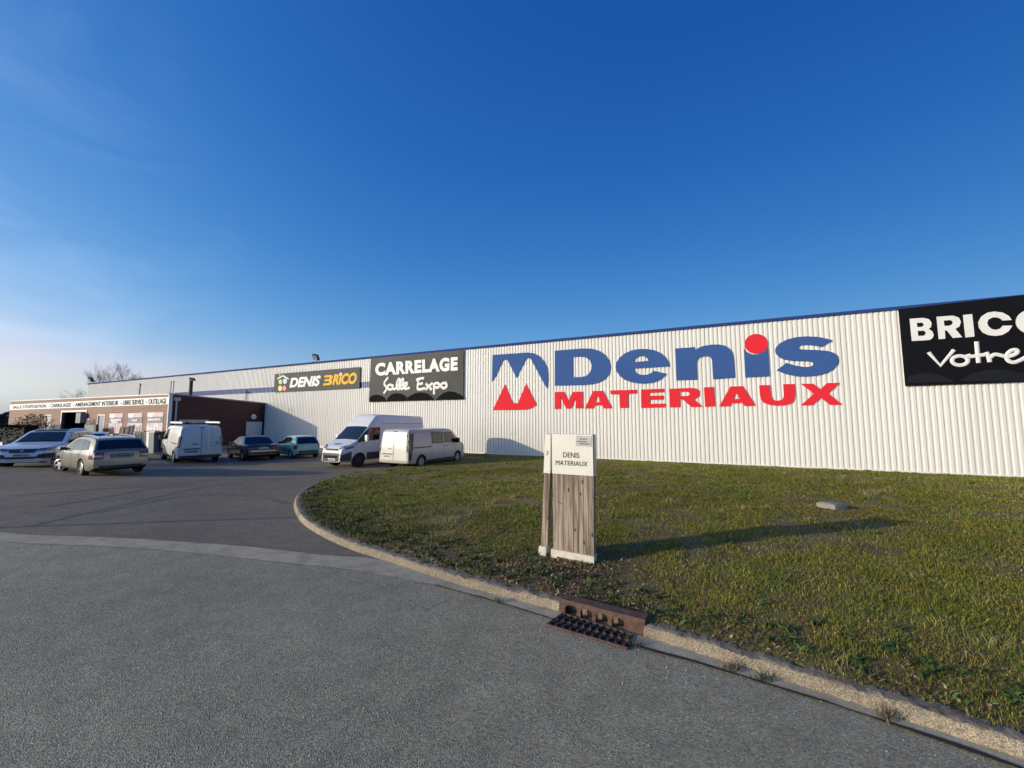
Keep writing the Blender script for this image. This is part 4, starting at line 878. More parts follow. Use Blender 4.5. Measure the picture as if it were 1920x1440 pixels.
c.plate(0, .60, 1, .52, .11, mat('plate_blueish', (0.42, 0.48, 0.52), .5), 3); c.mirror(.72, 1.1, .14, .15, .12, M_DARK); c.handle(-.1, .95, M_CHROME); c.handle(-1.05, .97, M_CHROME); c.seam(lin((-.33, 1.05), (-.33, .42))); c.rail(-1.65, .05, .56, M_CHROME, .04)
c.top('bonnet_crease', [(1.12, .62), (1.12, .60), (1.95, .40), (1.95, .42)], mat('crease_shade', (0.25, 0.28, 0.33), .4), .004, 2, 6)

# hatchback almost hidden behind them
Pn = G(166, 846)
c = Car('hatchback', 'pale hatchback mostly hidden behind the champagne estate and the white sport utility car', 'car', at(-22.3, 21.6), R_(312), .96, 4.1, .86,
    [(-2.05, .6), (-2.0, .98), (-1.68, 1.4), (-1.3, 1.47), (-.4, 1.5), (.2, 1.42), (.9, 1.0), (1.0, .97), (1.75, .84), (2.0, .68), (2.05, .5)],
    [(-2.05, .32), (-1.8, .22), (1.85, .2), (2.05, .28)], [(-2.1, .96), (2.1, .8)], .4, .22, .15, paint('hatch_white', (0.66, 0.63, 0.57), .3, .05), (-1.25, 1.28), .3, .19, rimmat=M_CAPRIM)
c.top('windscreen', [(.9, .66), (.9, -.66), (.26, -.52), (.26, .52)], M_GLASS); c.top('rear_window', [(-1.7, .5), (-1.7, -.5), (-1.97, -.62), (-1.97, .62)], M_GLASS, ux=-.8)
c.side('side_window', [(.1, 1.35), (-.3, 1.4), (-.3, 1.0), (.7, .98)], M_GLASS); c.side('side_window', [(-.37, 1.4), (-1.2, 1.37), (-1.4, 1.02), (-.37, 1.0)], M_GLASS)
c.mirror(.6, 1.0)
for sd_ in (1, -1): c.end('headlight', [(sd_*.45, .78), (sd_*.8, .8), (sd_*.8, .64), (sd_*.45, .62)], M_LAMP, 1, .012)
c.end('grille', [(-.4, .62), (.4, .62), (.38, .48), (-.38, .48)], M_DARK, 1, .012); c.plate(0, .42, 1)

# panel vans
VAN = dict(L=5.0, Wd=.975, prof=[(-2.5, .42), (-2.485, 1.1), (-2.40, 1.86), (-2.25, 1.95), (.5, 1.97), (.95, 1.93), (1.22, 1.78), (1.78, 1.28), (1.92, 1.2), (2.3, 1.03), (2.44, .85), (2.5, .5)],
    bot=[(-2.5, .32), (-2.2, .25), (2.2, .22), (2.5, .28)], belt=[(-2.6, 1.12), (2.6, 1.05)], tumble=.13, pf=.25, pr=.035, wheels=(-1.55, 1.55), R=.325, tw=.21, rimstyle=(10, .62), edge_r=.09)
def van_common(c, rear_m, glass_side):
    c.top('windscreen', [(1.74, .78), (1.74, -.78), (1.2, -.68), (1.2, .68)], M_GLASS)
    c.side('side_window', [(.95, 1.72), (.40, 1.74), (.40, 1.22), (1.50, 1.20)], M_GLASS)
    c.seam(lin((.32, 1.8), (.32, .35))); c.seam(lin((-.75, 1.8), (-.75, .35))); c.seam(lin((1.42, 1.12), (1.2, .6))); c.seam(lin((.3, 1.80), (-2.25, 1.80), 10), w=.005)
    c.side('slide_rail', [(-.78, 1.07), (-2.2, 1.07), (-2.2, 1.02), (-.78, 1.02)], M_DARK, e=.006, nb=1)
    c.side('sill', [(1.12, .4), (-1.12, .4), (-1.12, .27), (1.12, .26)], M_GREYPL, e=.006)
    for sd_ in (1, -1):
        o = c.end('rear_door', [(sd_*.02, 1.80), (sd_*.76, 1.78), (sd_*.86, .45), (sd_*.02, .45)], rear_m, -1, .016, 8, 10)
        c.end('door_panel_upper', [(sd_*.09, 1.72), (sd_*.68, 1.70), (sd_*.75, 1.12), (sd_*.09, 1.08)], rear_m, -1, .026, 6, 6, o)
        c.end('tail_light', [(sd_*.81, 1.42), (sd_*.90, 1.40), (sd_*.955, .84), (sd_*.885, .84)], M_TAIL, -1, .02, 2, 6); c.side('tail_light', [(-2.31, 1.40), (-2.44, 1.42), (-2.48, .84), (-2.37, .84)], M_TAIL, (sd_,), .01, 3, 6)
        c.end('headlight', [(sd_*.55, 1.02), (sd_*.9, 1.0), (sd_*.9, .72), (sd_*.62, .7)], M_LAMP, 1, .012)
        c.end('lamp_cluster', [(sd_*.88, .76), (sd_*.945, .76), (sd_*.945, .62), (sd_*.88, .62)], M_TAILW, -1, .018, 2, 2)
    c.end('rear_bumper', [(-.90, .43), (.90, .43), (.88, .31), (-.88, .31)], c.bump, -1, .03, 10, 2); c.end('door_gap', [(-.012, 1.79), (.012, 1.79), (.012, .46), (-.012, .46)], mat('gap_shade', (.25, .25, .25), .6), -1, .028, 1, 8)
    c.end('grille', [(-.5, .95), (.5, .95), (.5, .82), (-.5, .82)], M_DARK, 1, .012); c.end('front_bumper', [(-.8, .62), (.8, .62), (.78, .34), (-.78, .34)], M_GREYPL, 1, .012)
    c.mirror(1.36, 1.28, .16, .27, .14, M_DARK); c.handle(.48, 1.02); c.handle(.18, 1.02, sides=(-1,))
    c.end('brake_lamp', [(-.12, 1.865), (.12, 1.865), (.12, 1.83), (-.12, 1.83)], M_DARK, -1, .03, 2, 1)
c = Car('panel_van', 'white panel van with back door ladder and roof rack before the dark red wall', 'van', at(-18.056, 22.935), R_(138.9), .993, pnt=paint('van_cream_white', (0.70, 0.69, 0.64), .35, .08, .3), rimmat=M_CAPRIM, lower=M_GREYPL, **VAN)
c.bump = M_GREYPL; van_common(c, MATS['van_cream_white'], 0)
c.end('handle_recess', [(.12, 1.02), (.40, 1.02), (.40, .985), (.12, .985)], M_DARK, -1, .034, 4, 1)
c.end('plate_lamp_bar', [(.05, .79), (.74, .79), (.74, .73), (.05, .73)], M_DARK, -1, .032, 6, 1)
c.plate(.40, .63, -1, .56, .11, mat('plate_dim', (0.3, .31, .33), .5), 5)
for k, (yy, ww) in enumerate(((-.66, .06), (-.67, .05), (-.68, .11))): c.end('door_sticker', [(yy-ww, 1.12-.06*k), (yy+ww, 1.12-.06*k), (yy+ww, 1.095-.06*k), (yy-ww, 1.095-.06*k)], M_DARK, -1, .034, 2, 1)
xr = -2.47; ld = empty('ladder', (0, 0, 0)); bpy.data.objects.remove(ld)
mb = MB()
for y in (-.30, -.58): mb.tube([(-2.58, y, .68), (-2.58, y, 1.2), (-2.50, y, 1.9)], .022, 8)
for k in range(6):
    z = .78+.19*k; mb.tube([(-2.58+max(0, z-1.2)*.114, -.30, z), (-2.58+max(0, z-1.2)*.114, -.58, z)], .016, 6)
mb.build('ladder', M_WHITE, c.root, 50)
mb = MB()
for x in (-2.1, -1.2, -.3, .5): mb.tube([(x, -.82, 1.99), (x, -.78, 2.06), (x, .78, 2.06), (x, .82, 1.99)], .025, 8)
mb.build('rack_bars', M_DARK, c.root, 50)
mb = MB(); 
for sd_ in (1, -1): mb.box(-2.35, .6, sd_*.80-.03, sd_*.80+.03, 2.07, 2.17)
mb.build('rack_rails', M_WHITE, c.root)
mb = MB(); mb.tube([(-2.3, .62, 2.12), (-.2, .55, 2.12)], .05, 10); mb.tube([(-2.28, .48, 2.10), (-.4, .42, 2.1)], .035, 8); mb.tube([(-2.2, .2, 2.10), (.2, .3, 2.1)], .03, 8)
tag(mb.build('pipe_bundle', M_DARK, c.root, 50))

c = Car('crew_van', 'silver crew van with rear doors coloured lighter as if sunlit and a tinted middle window beside the lawn', 'van', at(-4.449, 21.364), R_(62.3), .958, pnt=paint('van_silver', (0.56, 0.53, 0.47), .32, .05, .5), rimmat=M_CAPRIM, lower=M_GREYPL, **VAN)
c.bump = MATS['van_silver']; van_common(c, paint('van_sunlit_door', (0.74, 0.71, 0.64), .35, .04, .3), 1)  # sunlight put into the rear door colour, lighter than the silver body
c.side('side_window', [(.22, 1.74), (-.68, 1.74), (-.68, 1.22), (.20, 1.20)], M_GLASS)
c.end('handle_recess', [(.10, 1.01), (.36, 1.01), (.36, .97), (.10, .97)], M_CHROME, -1, .036, 4, 1); c.end('plate_lamp_bar', [(.05, .77), (.72, .77), (.72, .72), (.05, .72)], M_CHROME, -1, .034, 6, 1)
c.plate(.44, .63, -1, .5, .12, None, 6)
c.side('quarter_panel', [(-2.05, 1.76), (-2.46, 1.72), (-2.48, .46), (-2.3, .46)], mat('dark_red_film', (0.06, 0.03, 0.028), .35), (1, -1), .006, 4, 8)

# tall long van
c = Car('high_roof_van', 'tall white high roof delivery van with black lower bumper facing left', 'van', at(-7.339, 22.147), R_(240.8), .938, 6.0, 1.0,
    [(-3.0, .5), (-2.985, 2.55), (-2.88, 2.7), (.55, 2.78), (.85, 2.72), (1.33, 2.22), (1.42, 2.1), (2.12, 1.42), (2.25, 1.36), (2.78, 1.1), (2.93, .95), (3.0, .55)],
    [(-3.0, .42), (-2.6, .34), (2.5, .3), (3.0, .32)], [(-3.1, 1.3), (1.2, 1.3), (3.1, 1.12)], .10, .3, .03, paint('van_white', (0.72, 0.72, 0.71), .3, .04), (-1.5, 2.02), .36, .23, rimstyle=(8, .58), rimmat=M_GREYPL, lower=M_GREYPL, edge_r=.12)
c.top('windscreen', [(2.08, .86), (2.08, -.86), (1.44, -.80), (1.44, .80)], M_GLASS)
c.side('side_window', [(1.30, 2.02), (.65, 2.03), (.72, 1.42), (1.78, 1.36)], M_GLASS)
c.side('window_trim', [(1.83, 1.68), (1.30, 2.06), (1.80, 1.36), (2.30, 1.16)], M_DARK, e=.004)
c.seam(lin((.55, 2.1), (.55, .6))); c.seam(lin((.5, 2.25), (-2.8, 2.22), 10), w=.008); c.seam(lin((-.6, 2.1), (-.6, .6)))
c.side('lower_cladding', [(1.55, .75), (-2.9, .75), (-2.9, .40), (1.55, .38)], M_GREYPL, e=.008, na=16)
for sd_ in (1, -1):
    c.side('bumper_corner', [(2.48, .86), (2.93, .70), (2.93, .36), (2.46, .33)], M_GREYPL, (sd_,), .01)
    c.end('headlight', [(sd_*.52, 1.10), (sd_*.82, 1.20), (sd_*.84, 1.04), (sd_*.50, .98)], MATS['headlamp_dark'], 1, .014); c.side('headlight', [(2.30, 1.16), (2.72, 1.06), (2.78, .95), (2.40, 1.02)], MATS['headlamp_dark'], (sd_,), .01)
    c.end('lamp_glint', [(sd_*.60, 1.08), (sd_*.74, 1.12), (sd_*.74, 1.07), (sd_*.60, 1.03)], M_LAMP, 1, .02, 3, 2)
    c.end('fog_lamp', [(sd_*.62, .72), (sd_*.80, .73), (sd_*.80, .67), (sd_*.62, .66)], M_LAMP, 1, .02, 3, 2)
c.end('front_bumper', [(-.88, .78), (.88, .78), (.86, .36), (-.86, .36)], M_GREYPL, 1, .014, 12, 5); c.end('grille', [(-.50, .99), (.50, .99), (.46, .90), (-.46, .90)], M_DARK, 1, .016)
c.end('lower_grille', [(-.55, .66), (.55, .66), (.5, .52), (-.5, .52)], M_BLACK, 1, .02); c.end('bumper_lip', [(-.8, .37), (.8, .37), (.78, .345), (-.78, .345)], M_CHROME, 1, .02, 8, 1)
c.plate(.1, .46, 1, .52, .11, None, 8)
for sd_ in (1, -1):
    y = c.sy(1.75, 1.5); o = rbox('mirror', .14, .2, .36, .05, M_WHITE, c.root, (1.72, sd_*(y+.2), 1.5)); mb = MB(); mb.tube([(1.72, sd_*(y-.02), 1.36), (1.72, sd_*(y+.18), 1.38)], .03, 6); mb.build('mirror_arm', M_DARK, o)
c.handle(.68, 1.12, w=.13)
def bonnet_text(a, b, w): x = 2.50+.16*b; y = -.28+.56*a; return (x+w*.5, y, c.tz(x, y)+.004+w)
text_on('bonnet_lettering', 'IVECO', bonnet_text, M_GREYMETAL, c.root, bold=.02, thick=.004)

# dark saloon
c = Car('saloon_car', 'black old saloon car parked before the dark red wall, seen from behind', 'car', at(-15.71, 24.68), R_(138.1), .985, 4.4, .845,
    [(-2.2, .55), (-2.17, .86), (-2.1, .91), (-1.5, .95), (-1.42, .97), (-.98, 1.30), (-.75, 1.375), (-.2, 1.39), (.15, 1.385), (.45, 1.32), (1.05, .93), (1.15, .9), (2.0, .78), (2.15, .68), (2.2, .5)],
    [(-2.2, .34), (-1.9, .2), (1.95, .19), (2.2, .26)], [(-2.3, .87), (1.2, .86), (2.3, .7)], .42, .12, .08, paint('saloon_black', (0.018, 0.018, 0.022), .2, .05), (-1.33, 1.3), .3, .18, rimstyle=(12, .62), rimmat=M_CAPRIM)
c.top('windscreen', [(1.02, .66), (1.02, -.66), (.42, -.54), (.42, .54)], M_GLASS); c.top('rear_window', [(-.97, .52), (-.97, -.52), (-1.4, -.64), (-1.4, .64)], M_GLASS, ux=-.7)
c.side('side_window', [(.32, 1.27), (-.18, 1.31), (-.18, .93), (.82, .91)], M_GLASS); c.side('side_window', [(-.25, 1.31), (-.78, 1.28), (-1.12, .95), (-.25, .93)], M_GLASS)
c.side('bright_strip', [(1.05, .55), (-1.0, .55), (-1.0, .525), (1.05, .525)], M_CHROME, e=.01, nb=1); c.side('bright_strip', [(-1.72, .55), (-2.15, .55), (-2.15, .525), (-1.72, .525)], M_CHROME, e=.01, nb=1)
c.end('bright_strip', [(-.82, .57), (.82, .57), (.82, .55), (-.82, .55)], M_CHROME, -1, .014, 10, 1); c.end('bumper_strip', [(-.80, .40), (.80, .40), (.80, .385), (-.80, .385)], M_CHROME, -1, .014, 10, 1)
for sd_ in (1, -1): c.end('tail_light', [(sd_*.42, .82), (sd_*.81, .82), (sd_*.81, .66), (sd_*.42, .66)], mat('tail_lamp_dark', (0.10, 0.02, 0.02), .15, spec=.7), -1, .012); c.end('headlight', [(sd_*.45, .68), (sd_*.8, .68), (sd_*.8, .55), (sd_*.45, .55)], M_LAMP, 1, .01)
c.end('boot_emblem', [(-.03, .85), (.03, .85), (.03, .81), (-.03, .81)], M_CHROME, -1, .02, 1, 1); c.plate(0, .73, -1, .5, .11, None, 9)
c.mirror(.65, .95, .11, .11, .09, M_CHROME); c.handle(-.05, .8); c.handle(-.95, .82); c.seam(lin((-.21, .9), (-.21, .3)))

# turquoise hatchback
c = Car('hatchback', 'turquoise small hatchback seen from behind, half in the shade of the annex', 'car', at(-13.554, 25.764), R_(137.9), .955, 3.78, .82,
    [(-1.89, .55), (-1.85, .88), (-1.8, .93), (-1.52, 1.33), (-1.35, 1.385), (-.6, 1.42), (-.2, 1.42), (.15, 1.35), (.85, .95), (.95, .92), (1.6, .8), (1.82, .66), (1.89, .48)],
    [(-1.89, .32), (-1.65, .21), (1.65, .19), (1.89, .26)], [(-2, .9), (2, .78)], .38, .22, .16, paint('turquoise_paint', (0.16, 0.44, 0.42), .28, .05), (-1.2, 1.25), .285, .17, rimstyle=(7, .6), rimmat=M_CAPRIM)
c.top('windscreen', [(.84, .62), (.84, -.62), (.2, -.5), (.2, .5)], M_GLASS); c.top('rear_window', [(-1.53, .5), (-1.53, -.5), (-1.79, -.62), (-1.79, .62)], M_GLASS, ux=-.8)
c.side('side_window', [(.08, 1.28), (-.32, 1.32), (-.32, .95), (.62, .92)], M_GLASS); c.side('side_window', [(-.4, 1.32), (-.98, 1.29), (-1.2, .99), (-.4, .95)], M_GLASS)
c.side('rub_strip', [(.85, .55), (-.9, .55), (-.9, .49), (.85, .49)], M_GREYPL, e=.012, nb=1)
for sd_ in (1, -1):
    o = c.end('tail_light', [(sd_*.60, .84), (sd_*.76, .86), (sd_*.79, .62), (sd_*.64, .62)], M_TAIL, -1, .014); c.side('tail_light', [(-1.62, .86), (-1.8, .86), (-1.83, .62), (-1.70, .62)], M_TAIL, (sd_,), .01)
    c.end('headlight', [(sd_*.4, .68), (sd_*.74, .7), (sd_*.74, .55), (sd_*.42, .53)], M_LAMP, 1, .01)
c.end('rear_bumper', [(-.76, .52), (.76, .52), (.74, .34), (-.74, .34)], M_GREYPL, -1, .014); c.plate(0, .76, -1, .5, .11, None, 10); c.mirror(.5, .96, .11, .12, .09, M_DARK); c.handle(-.1, .82, MATS['turquoise_paint']); c.seam(lin((-.36, .92), (-.36, .3)))
mb = MB(); mb.tube([(-1.1, 0, 1.40), (-1.22, 0, 1.58)], .008, 5); mb.build('aerial', M_DARK, c.root)

# worn parking bay lines
mb = MB()
def bay(p, q, w=.09):
    a, b = G(*p), G(*q); t = (b-a); t.z = 0; t.normalize(); nrm = Vector((-t.y, t.x, 0))*w/2; n = 12
    vs = []
    for i in range(n+1):
        c_ = a+(b-a)*i/n
        for s_ in (-1, 1): e_ = c_+nrm*s_*(1 if i % 3 else .8); vs.append((e_.x, e_.y, float(h(e_.x, e_.y))+.005))
    mb.add(vs, [(2*i, 2*i+1, 2*i+3, 2*i+2) for i in range(n)])
M_LINE = mat('worn_line_paint', (0.26, 0.26, 0.25), .8, var=.5, vscale=6)
bay((317, 873.5), (302, 861)); bay((432, 872), (425, 860)); bay((534, 866), (522, 857)); bay((566, 862.5), (550, 860)); bay((453, 869), (440, 865))
tag(mb.build('bay_lines', M_LINE), kind='structure')

# ------------------------------------------------------------------ totem sign on the lawn
def GL(x, y):
    r = ray(x, y); lo, hi = 0.5, 60.0
    for _ in range(34):
        m = (lo+hi)/2
        if CAM_H+r[2]*m > float(lawn_z([r[0]*m], [r[1]*m])[0]): lo = m
        else: hi = m
    return Vector((r[0]*lo, r[1]*lo, CAM_H+r[2]*lo))
TA, TB = GL(1036, 1045), GL(1114, 1057)
tdir = Vector((TB.x-TA.x, TB.y-TA.y, 0)).normalized(); tnor = Vector((tdir.y, -tdir.x, 0))
if tnor.y > 0: tnor = -tnor
def PF(x, y, w=0.0):
    r = Vector(ray(x, y)); o = Vector((0, 0, CAM_H)); t = (TA-o).dot(tnor)/r.dot(tnor); return o+r*t+tnor*w
tt_ = empty('totem_sign', (TA.x, TA.y, min(TA.z, TB.z)), 0, 'weathered plank totem sign with cream head board standing alone on the lawn', 'sign')
def tpart(name, mb, m, parent=None, smooth=None):
    mb.v = [tuple(Vector(v)-tt_.location) for v in mb.v]; return mb.build(name, m, parent or tt_, smooth)
def slab(q, w0, w1):                                          # solid behind a quad in picture points on the front plane
    f = [PF(x, y, w1) for x, y in q]; b = [PF(x, y)+tnor*w0 for x, y in q]; mb = MB()
    mb.hexa([b[3], b[2], f[2], f[3], b[0], b[1], f[1], f[0]]); return mb
M_CREAM = mat('cream_board', (0.78, 0.74, 0.64), 0.45, var=0.04, vscale=6)
M_PLINTH = mat('cream_plinth', (0.68, 0.62, 0.50), 0.8, var=0.2, vscale=14, bump=.4, bscale=60)
M_ALU = mat('alu_edge', (0.45, 0.44, 0.42), 0.4, metal=.5)
def plank_mat():
    m = bpy.data.materials.new('weathered_planks'); m.use_nodes = True; t = m.node_tree; b = t.nodes['Principled BSDF']; N = t.nodes.new; L = t.links.new
    tc = N('ShaderNodeTexCoord'); mp = N('ShaderNodeMapping'); mp.inputs['Scale'].default_value = (60, 60, 2.4); L(tc.outputs['Object'], mp.inputs[0])
    n = N('ShaderNodeTexNoise'); n.inputs['Scale'].default_value = 1.0; n.inputs['Detail'].default_value = 6; n.inputs['Distortion'].default_value = 0.6; L(mp.outputs[0], n.inputs['Vector'])
    mp2 = N('ShaderNodeMapping'); mp2.inputs['Scale'].default_value = (13, 13, .8); L(tc.outputs['Object'], mp2.inputs[0]); n2 = N('ShaderNodeTexNoise'); n2.inputs['Scale'].default_value = 1.2; n2.inputs['Detail'].default_value = 3; L(mp2.outputs[0], n2.inputs['Vector'])
    mp3 = N('ShaderNodeMapping'); mp3.inputs['Scale'].default_value = (14, 14, 6); L(tc.outputs['Object'], mp3.inputs[0]); v = N('ShaderNodeTexVoronoi'); v.inputs['Scale'].default_value = .8; L(mp3.outputs[0], v.inputs['Vector'])
    r = N('ShaderNodeValToRGB'); e = r.color_ramp.elements; e[0].position = .38; e[0].color = (.075, .055, .042, 1); e[1].position = .66; e[1].color = (.46, .37, .28, 1); k = e.new(.51); k.color = (.24, .185, .14, 1)
    ad = N('ShaderNodeMath'); ad.operation = 'MULTIPLY_ADD'; ad.inputs[1].default_value = .55; L(n2.outputs[0], ad.inputs[0]); 
    hm = N('ShaderNodeMath'); hm.operation = 'MULTIPLY'; hm.inputs[1].default_value = .5; L(n.outputs[0], hm.inputs[0]); L(hm.outputs[0], ad.inputs[2]); L(ad.outputs[0], r.inputs[0])
    lt = N('ShaderNodeMath'); lt.operation = 'LESS_THAN'; lt.inputs[1].default_value = .13; L(v.outputs['Distance'], lt.inputs[0])
    mx = N('ShaderNodeMix'); mx.data_type = 'RGBA'; L(lt.outputs[0], mx.inputs[0]); L(r.outputs[0], mx.inputs[6]); mx.inputs[7].default_value = (.05, .035, .025, 1)
    L(mx.outputs[2], b.inputs['Base Color']); b.inputs['Roughness'].default_value = .9
    bp = N('ShaderNodeBump'); bp.inputs['Strength'].default_value = .7; bp.inputs['Distance'].default_value = .006; L(n.outputs[0], bp.inputs['Height']); L(bp.outputs[0], b.inputs['Normal'])
    return m
M_PLANK = plank_mat(); TK = 0.11
tpart('head_board', slab([(1035, 813.5), (1111.5, 815), (1113, 892.5), (1036, 887.5)], -TK+.01, .012), M_CREAM)
tpart('edge_channel', slab([(1112.2, 816), (1113.2, 816), (1114.6, 893), (1113.7, 892.6)], -TK, -.01), M_ALU)
mb = MB(); NB = 8                                              # planks with a fine gap between them
for k in range(NB):
    a, b = k/NB+.004*(k > 0), (k+1)/NB-.004*(k < NB-1); qd = [(1036, 888), (1113, 893), (1113.3, 1043), (1037, 1029)]
    s_ = slab([inq(qd, a, 0), inq(qd, b, 0), inq(qd, b, 1), inq(qd, a, 1)], -TK+.012, -.004+.003*(k % 2)); mb.add(s_.v, s_.f)
tpart('plank_board', mb, M_PLANK)
tpart('plinth', slab([(1034, 1028), (1114.5, 1043), (1114.5, 1060), (1034, 1049)], -TK-.01, .02), M_PLINTH)
tpart('narrow_head', slab([(1022.9, 813), (1033, 814), (1031.9, 887.7), (1019.7, 886)], -TK+.0, .012), M_CREAM)
tpart('narrow_plank', slab([(1020.2, 886.4), (1031.5, 888), (1026, 1026), (1014.4, 1024)], -TK+.012, .0), M_PLANK)
tpart('narrow_plinth', slab([(1011.5, 1023), (1025, 1025), (1024, 1046), (1010, 1043)], -TK-.01, .02), M_PLINTH)
ZT7 = Zm(1000, 800, 5.336)
def tmap(q):
    def f(a, b, w): return PF(*inq(q, a, b), .0135+w)-tt_.location
    return f
text_on('head_lettering', 'DENIS', tmap(ZT7([(302,254),(463,260),(463,312),(302,306)])), M_BLACKSIGN, tt_, thick=.002)
text_on('head_lettering', 'MATERIAUX', tmap(ZT7([(228,335),(547,349),(545,397),(226,380)])), M_BLACKSIGN, tt_, thick=.002)
text_on('house_number', '7', tmap(ZT7([(131,246),(157,247),(154,290),(133,288)])), M_DKGREY, tt_, thick=.002)
pl = tpart('logo_plate', slab(ZT7([(430,88),(585,95),(585,200),(428,193)]), .0125, .017), mat('logo_plate_grey', (0.52, 0.49, 0.44), .5))
mb = MB()
for q in ([(467,116),(540,120),(540,131),(467,127)], [(438,141),(540,146),(540,157),(438,152)], [(466,163),(566,168),(566,180),(466,175)]):
    s_ = slab(ZT7(q), .0172, .019); mb.add(s_.v, s_.f)
mb.v = [tuple(Vector(v)-tt_.location) for v in mb.v]; mb.build('logo_bars', mat('logo_bars_mauve', (0.17, 0.15, 0.20), .5), pl)

# ------------------------------------------------------------------ storm drain
kx = Vector((INLET_B.x-INLET_A.x, INLET_B.y-INLET_A.y, 0)); DL = kx.length; kx.normalize(); ky = Vector((-kx.y, kx.x, 0))
if ky.dot(Vector((4, 8, 0))) < 0: ky = -ky
zd = float(h((INLET_A.x+INLET_B.x)/2, (INLET_A.y+INLET_B.y)/2)); slope = (INLET_B.z-INLET_A.z)/DL
dr = empty('storm_drain', (INLET_A.x, INLET_A.y, INLET_A.z), math.atan2(kx.y, kx.x), 'rusty cast iron gutter inlet with four openings and a wavy barred grate', 'drain')
M_RUST = mat('rusty_iron', (0.085, 0.045, 0.034), 0.75, var=0.4, vscale=18, bump=.5, bscale=50, col2=(0.14, 0.07, 0.05))
def dz(x): return slope*x
mb = MB(); n_op = 4; y0, y1 = .005, .045
mb.hexa([(-.01, y0, .09), (DL+.01, y0, .09+dz(DL)), (DL+.01, .13, .092+dz(DL)), (-.01, .13, .092), (-.01, y0+.014, .122), (DL+.01, y0+.014, .122+dz(DL)), (DL+.01, .13, .124+dz(DL)), (-.01, .13, .124)])
xs_ = [0, .05]; w_ = (DL-.05-.13)/n_op
for k in range(n_op+1):
    xa = -.01 if k == 0 else .04+k*w_-.018; xb = .05 if k == 0 else (.04+k*w_+.018 if k < n_op else DL+.01)
    mb.hexa([(xa, y0-.01, dz(xa)-.04), (xb, y0-.01, dz(xb)-.04), (xb, y1, dz(xb)-.04), (xa, y1, dz(xa)-.04), (xa, y0, dz(xa)+.0895), (xb, y0, dz(xb)+.0895), (xb, y1, dz(xb)+.0895), (xa, y1, dz(xa)+.0895)])
    if k < n_op:                                              # rounded upper corners of each opening
        xo = xb; xe = .04+(k+1)*w_-.018
        for (c, s_) in ((xo, 1), (xe, -1)):
            mb.add([(c, y0, dz(c)+.0898), (c+s_*.035, y0, dz(c)+.0898), (c+s_*.010, y0, dz(c)+.078), (c, y0, dz(c)+.058), (c, y1, dz(c)+.0898), (c+s_*.035, y1, dz(c)+.0898), (c+s_*.010, y1, dz(c)+.078), (c, y1, dz(c)+.058)], [(0, 1, 2, 3), (7, 6, 5, 4), (1, 5, 6, 2), (2, 6, 7, 3)])
mb.build('kerb_inlet', M_RUST, dr)
mb = MB(); mb.hexa([(0, .11, -.04), (DL, .11, -.04+dz(DL)), (DL, .128, -.04+dz(DL)), (0, .128, -.04), (0, .11, .088), (DL, .11, .088+dz(DL)), (DL, .128, .088+dz(DL)), (0, .128, .088)]); mb.build('back_wall', M_KERB, dr)
GA, GB, GC, GD = [G(960+x/4.8, 1080+y/4.8) for x, y in ((310, 452), (1040, 668), (1085, 548), (455, 352))]
Mi = (Matrix.Translation(dr.location) @ Matrix.Rotation(dr.rotation_euler.z, 4, 'Z')).inverted()
gl_ = [Mi @ g for g in (GD, GC, GB, GA)]                        # grate corners in drain space: back-left, back-right, front-right, front-left
def gq(a, b, z): p = gl_[0].lerp(gl_[1], a).lerp(gl_[3].lerp(gl_[2], a), b); return Vector((p.x, p.y, p.z+z))
mb = MB(); mb.add([gq(0, 0, .0125), gq(1, 0, .0125), gq(1, 1, .0125), gq(0, 1, .0125)], [(0, 1, 2, 3)]); mb.build('pit_shade', M_BLACK, dr)  # flat black plate: the shade under the grate put into its colour
mb = MB()
for k in range(11):
    a = .03+.94*k/10; P = [gq(a+.022*math.sin(b*math.pi*2*2.0+.4), b, .014) for b in np.linspace(.02, .98, 22)]
    mb.tube(P, .009, 6)
gr = mb.build('grate', M_RUST, dr, 60)
mb = MB(); mb.tube([gq(a, b, .012) for a, b in ((0, 0), (1, 0), (1, 1), (0, 1))], .011, 6, closed=True); mb.tube([gq(a, .5, .012) for a in np.linspace(0, 1, 8)], .006, 6); mb.build('grate_frame', M_RUST, gr)

# concrete inspection cover in the grass
mc = GL(1560, 953); mh = empty('inspection_chamber', (mc.x, mc.y, mc.z-.02), R_(18), 'low square concrete inspection cover sunk in the lawn near the totem shadow tip', 'inspection cover')
rbox('chamber_rim', .36, .36, .22, .015, mat('pale_concrete', (0.32, 0.28, 0.22), .9, var=.3, vscale=6, bump=.5, bscale=40), mh, (0, 0, .0)); rbox('lid', .30, .30, .03, .01, mat('lid_concrete', (0.27, 0.25, 0.21), .9, var=.3, vscale=5, bump=.5, bscale=40), mh, (0, 0, .116))

# thin post out of view on the left whose shadow crosses the yard
pt = G(560, 970); sdir = Vector((-SUN_FROM.x, -SUN_FROM.y, 0)).normalized(); pb = pt-sdir*7.4
mb = MB(); mb.tube([(0, 0, -.1), (0, 0, 2.55)], .05, 10); o = mb.build('post', M_GREYMETAL, None, 50); o.location = (pb.x, pb.y, float(h(pb.x, pb.y))); tag(o, 'thin grey metal post left of the yard casting a long narrow shadow', 'post')

